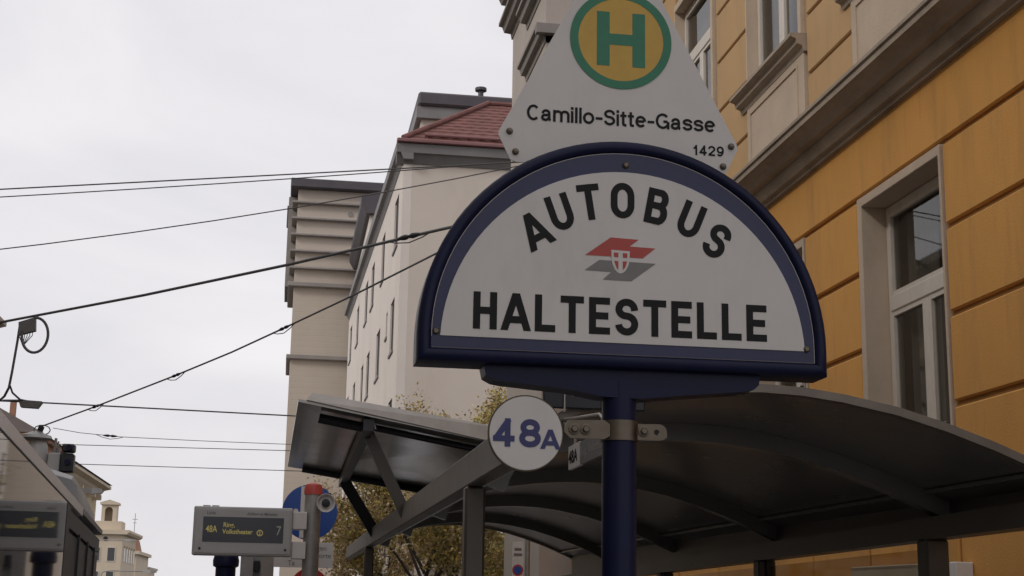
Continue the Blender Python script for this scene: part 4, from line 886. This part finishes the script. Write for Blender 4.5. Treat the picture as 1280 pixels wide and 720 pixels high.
street_lamp(-9.85, 110, 3.42, .85, 'lowest far street lamp head beside the last roofs')
street_lamp(-15.6, 150, 7.05, 1.1, 'small street lamp head just below the roof aerial')

# ------------------------------------------------------------------ autumn trees
def tree(label, x, y, h, rx, seed, nleaf, mats, zc=.66):
    rnd = random.Random(seed); s = thing('street_tree', label, 'tree', 'autumn trees beyond the shelter')
    tr = MB(); tips = []
    tr.tube([(x, y, 0), (x+.05, y, h*.2), (x-.06, y+.1, h*.42)], [.16, .13, .10], 9)
    for k in range(11):
        a = k*2.4+rnd.random(); z0 = h*(.26+.02*k); L_ = rx*(.75+.5*rnd.random()); up = h*(.18+.035*k)
        p = [Vector((x, y, z0)), Vector((x+math.cos(a)*L_*.4, y+math.sin(a)*L_*.4, z0+up*.55)), Vector((x+math.cos(a)*L_*.8, y+math.sin(a)*L_*.8, z0+up*.95))]
        tr.tube(p, [.045, .028, .012], 6)
        for j in range(8):
            q = p[1].lerp(p[2], rnd.random()); b = a+rnd.uniform(-1.3, 1.3); e = q+Vector((math.cos(b)*rnd.uniform(.3, .9), math.sin(b)*rnd.uniform(.3, .9), rnd.uniform(.05, .8)))
            tr.tube([q, q.lerp(e, .5)+Vector((0, 0, .06)), e], [.016, .011, .005], 5); tips.append((q, e))
    tr.build('trunk', 'bark', s, True)
    cl = []
    for q, e in tips:
        for f in (.35, .75, 1.0): cl.append((q.lerp(e, f), rnd.uniform(.16, .36)))
    for mi, m in enumerate(mats):
        V = []; F = []
        for _ in range(nleaf//len(mats)):
            c, r = cl[rnd.randrange(len(cl))]
            if (hash((round(c.x, 1), round(c.z, 1))) % 3 != mi) and rnd.random() < .55: continue
            p = c+Vector((rnd.gauss(0, r*.6), rnd.gauss(0, r*.6), rnd.gauss(0, r*.5)))
            a = Vector((rnd.gauss(0, 1), rnd.gauss(0, 1), rnd.gauss(0, 1))).normalized(); b = a.orthogonal().normalized(); b = (Matrix.Rotation(rnd.random()*6.28, 3, a) @ b); l = rnd.uniform(.028, .062); n_ = len(V)
            cr = a.cross(b); V += [p-b*l, p+cr*l*.55+a*l*.1, p+b*l*1.1, p-cr*l*.55+a*l*.1]; F.append((n_, n_+1, n_+2, n_+3))
        tag(MB().add(V, F).build('foliage', m, s), kind='stuff')
tree('full yellow-brown autumn tree behind the shelter canopy struts, in front of the beige block', 3.2, 33, 5.1, 2.0, 3, 46000, ['leaf_y', 'leaf_b', 'leaf_g'])
tree('smaller half-bare autumn tree left of the big one, beside the tower foot', 2.9, 41, 4.5, 1.8, 5, 24000, ['leaf_b', 'leaf_b', 'leaf_y'])
tree('tallest autumn tree, its tip showing above the shelter canopy beside the route disc', 4.35, 37, 7.0, 1.3, 11, 36000, ['leaf_b', 'leaf_y', 'leaf_g'])
# low garden wall of stacked stone behind the trees
gw = thing('garden_wall', 'low brownish wall with pale coping, seen far under the shelter arch', 'wall')
MB().box(4.6, 13, 46, 46.4, 0, 2.7).build('wall_body', 'cornice', gw); MB().box(4.4, 13, 45.9, 46.5, 2.702, 2.95).build('coping', 'stucco', gw)
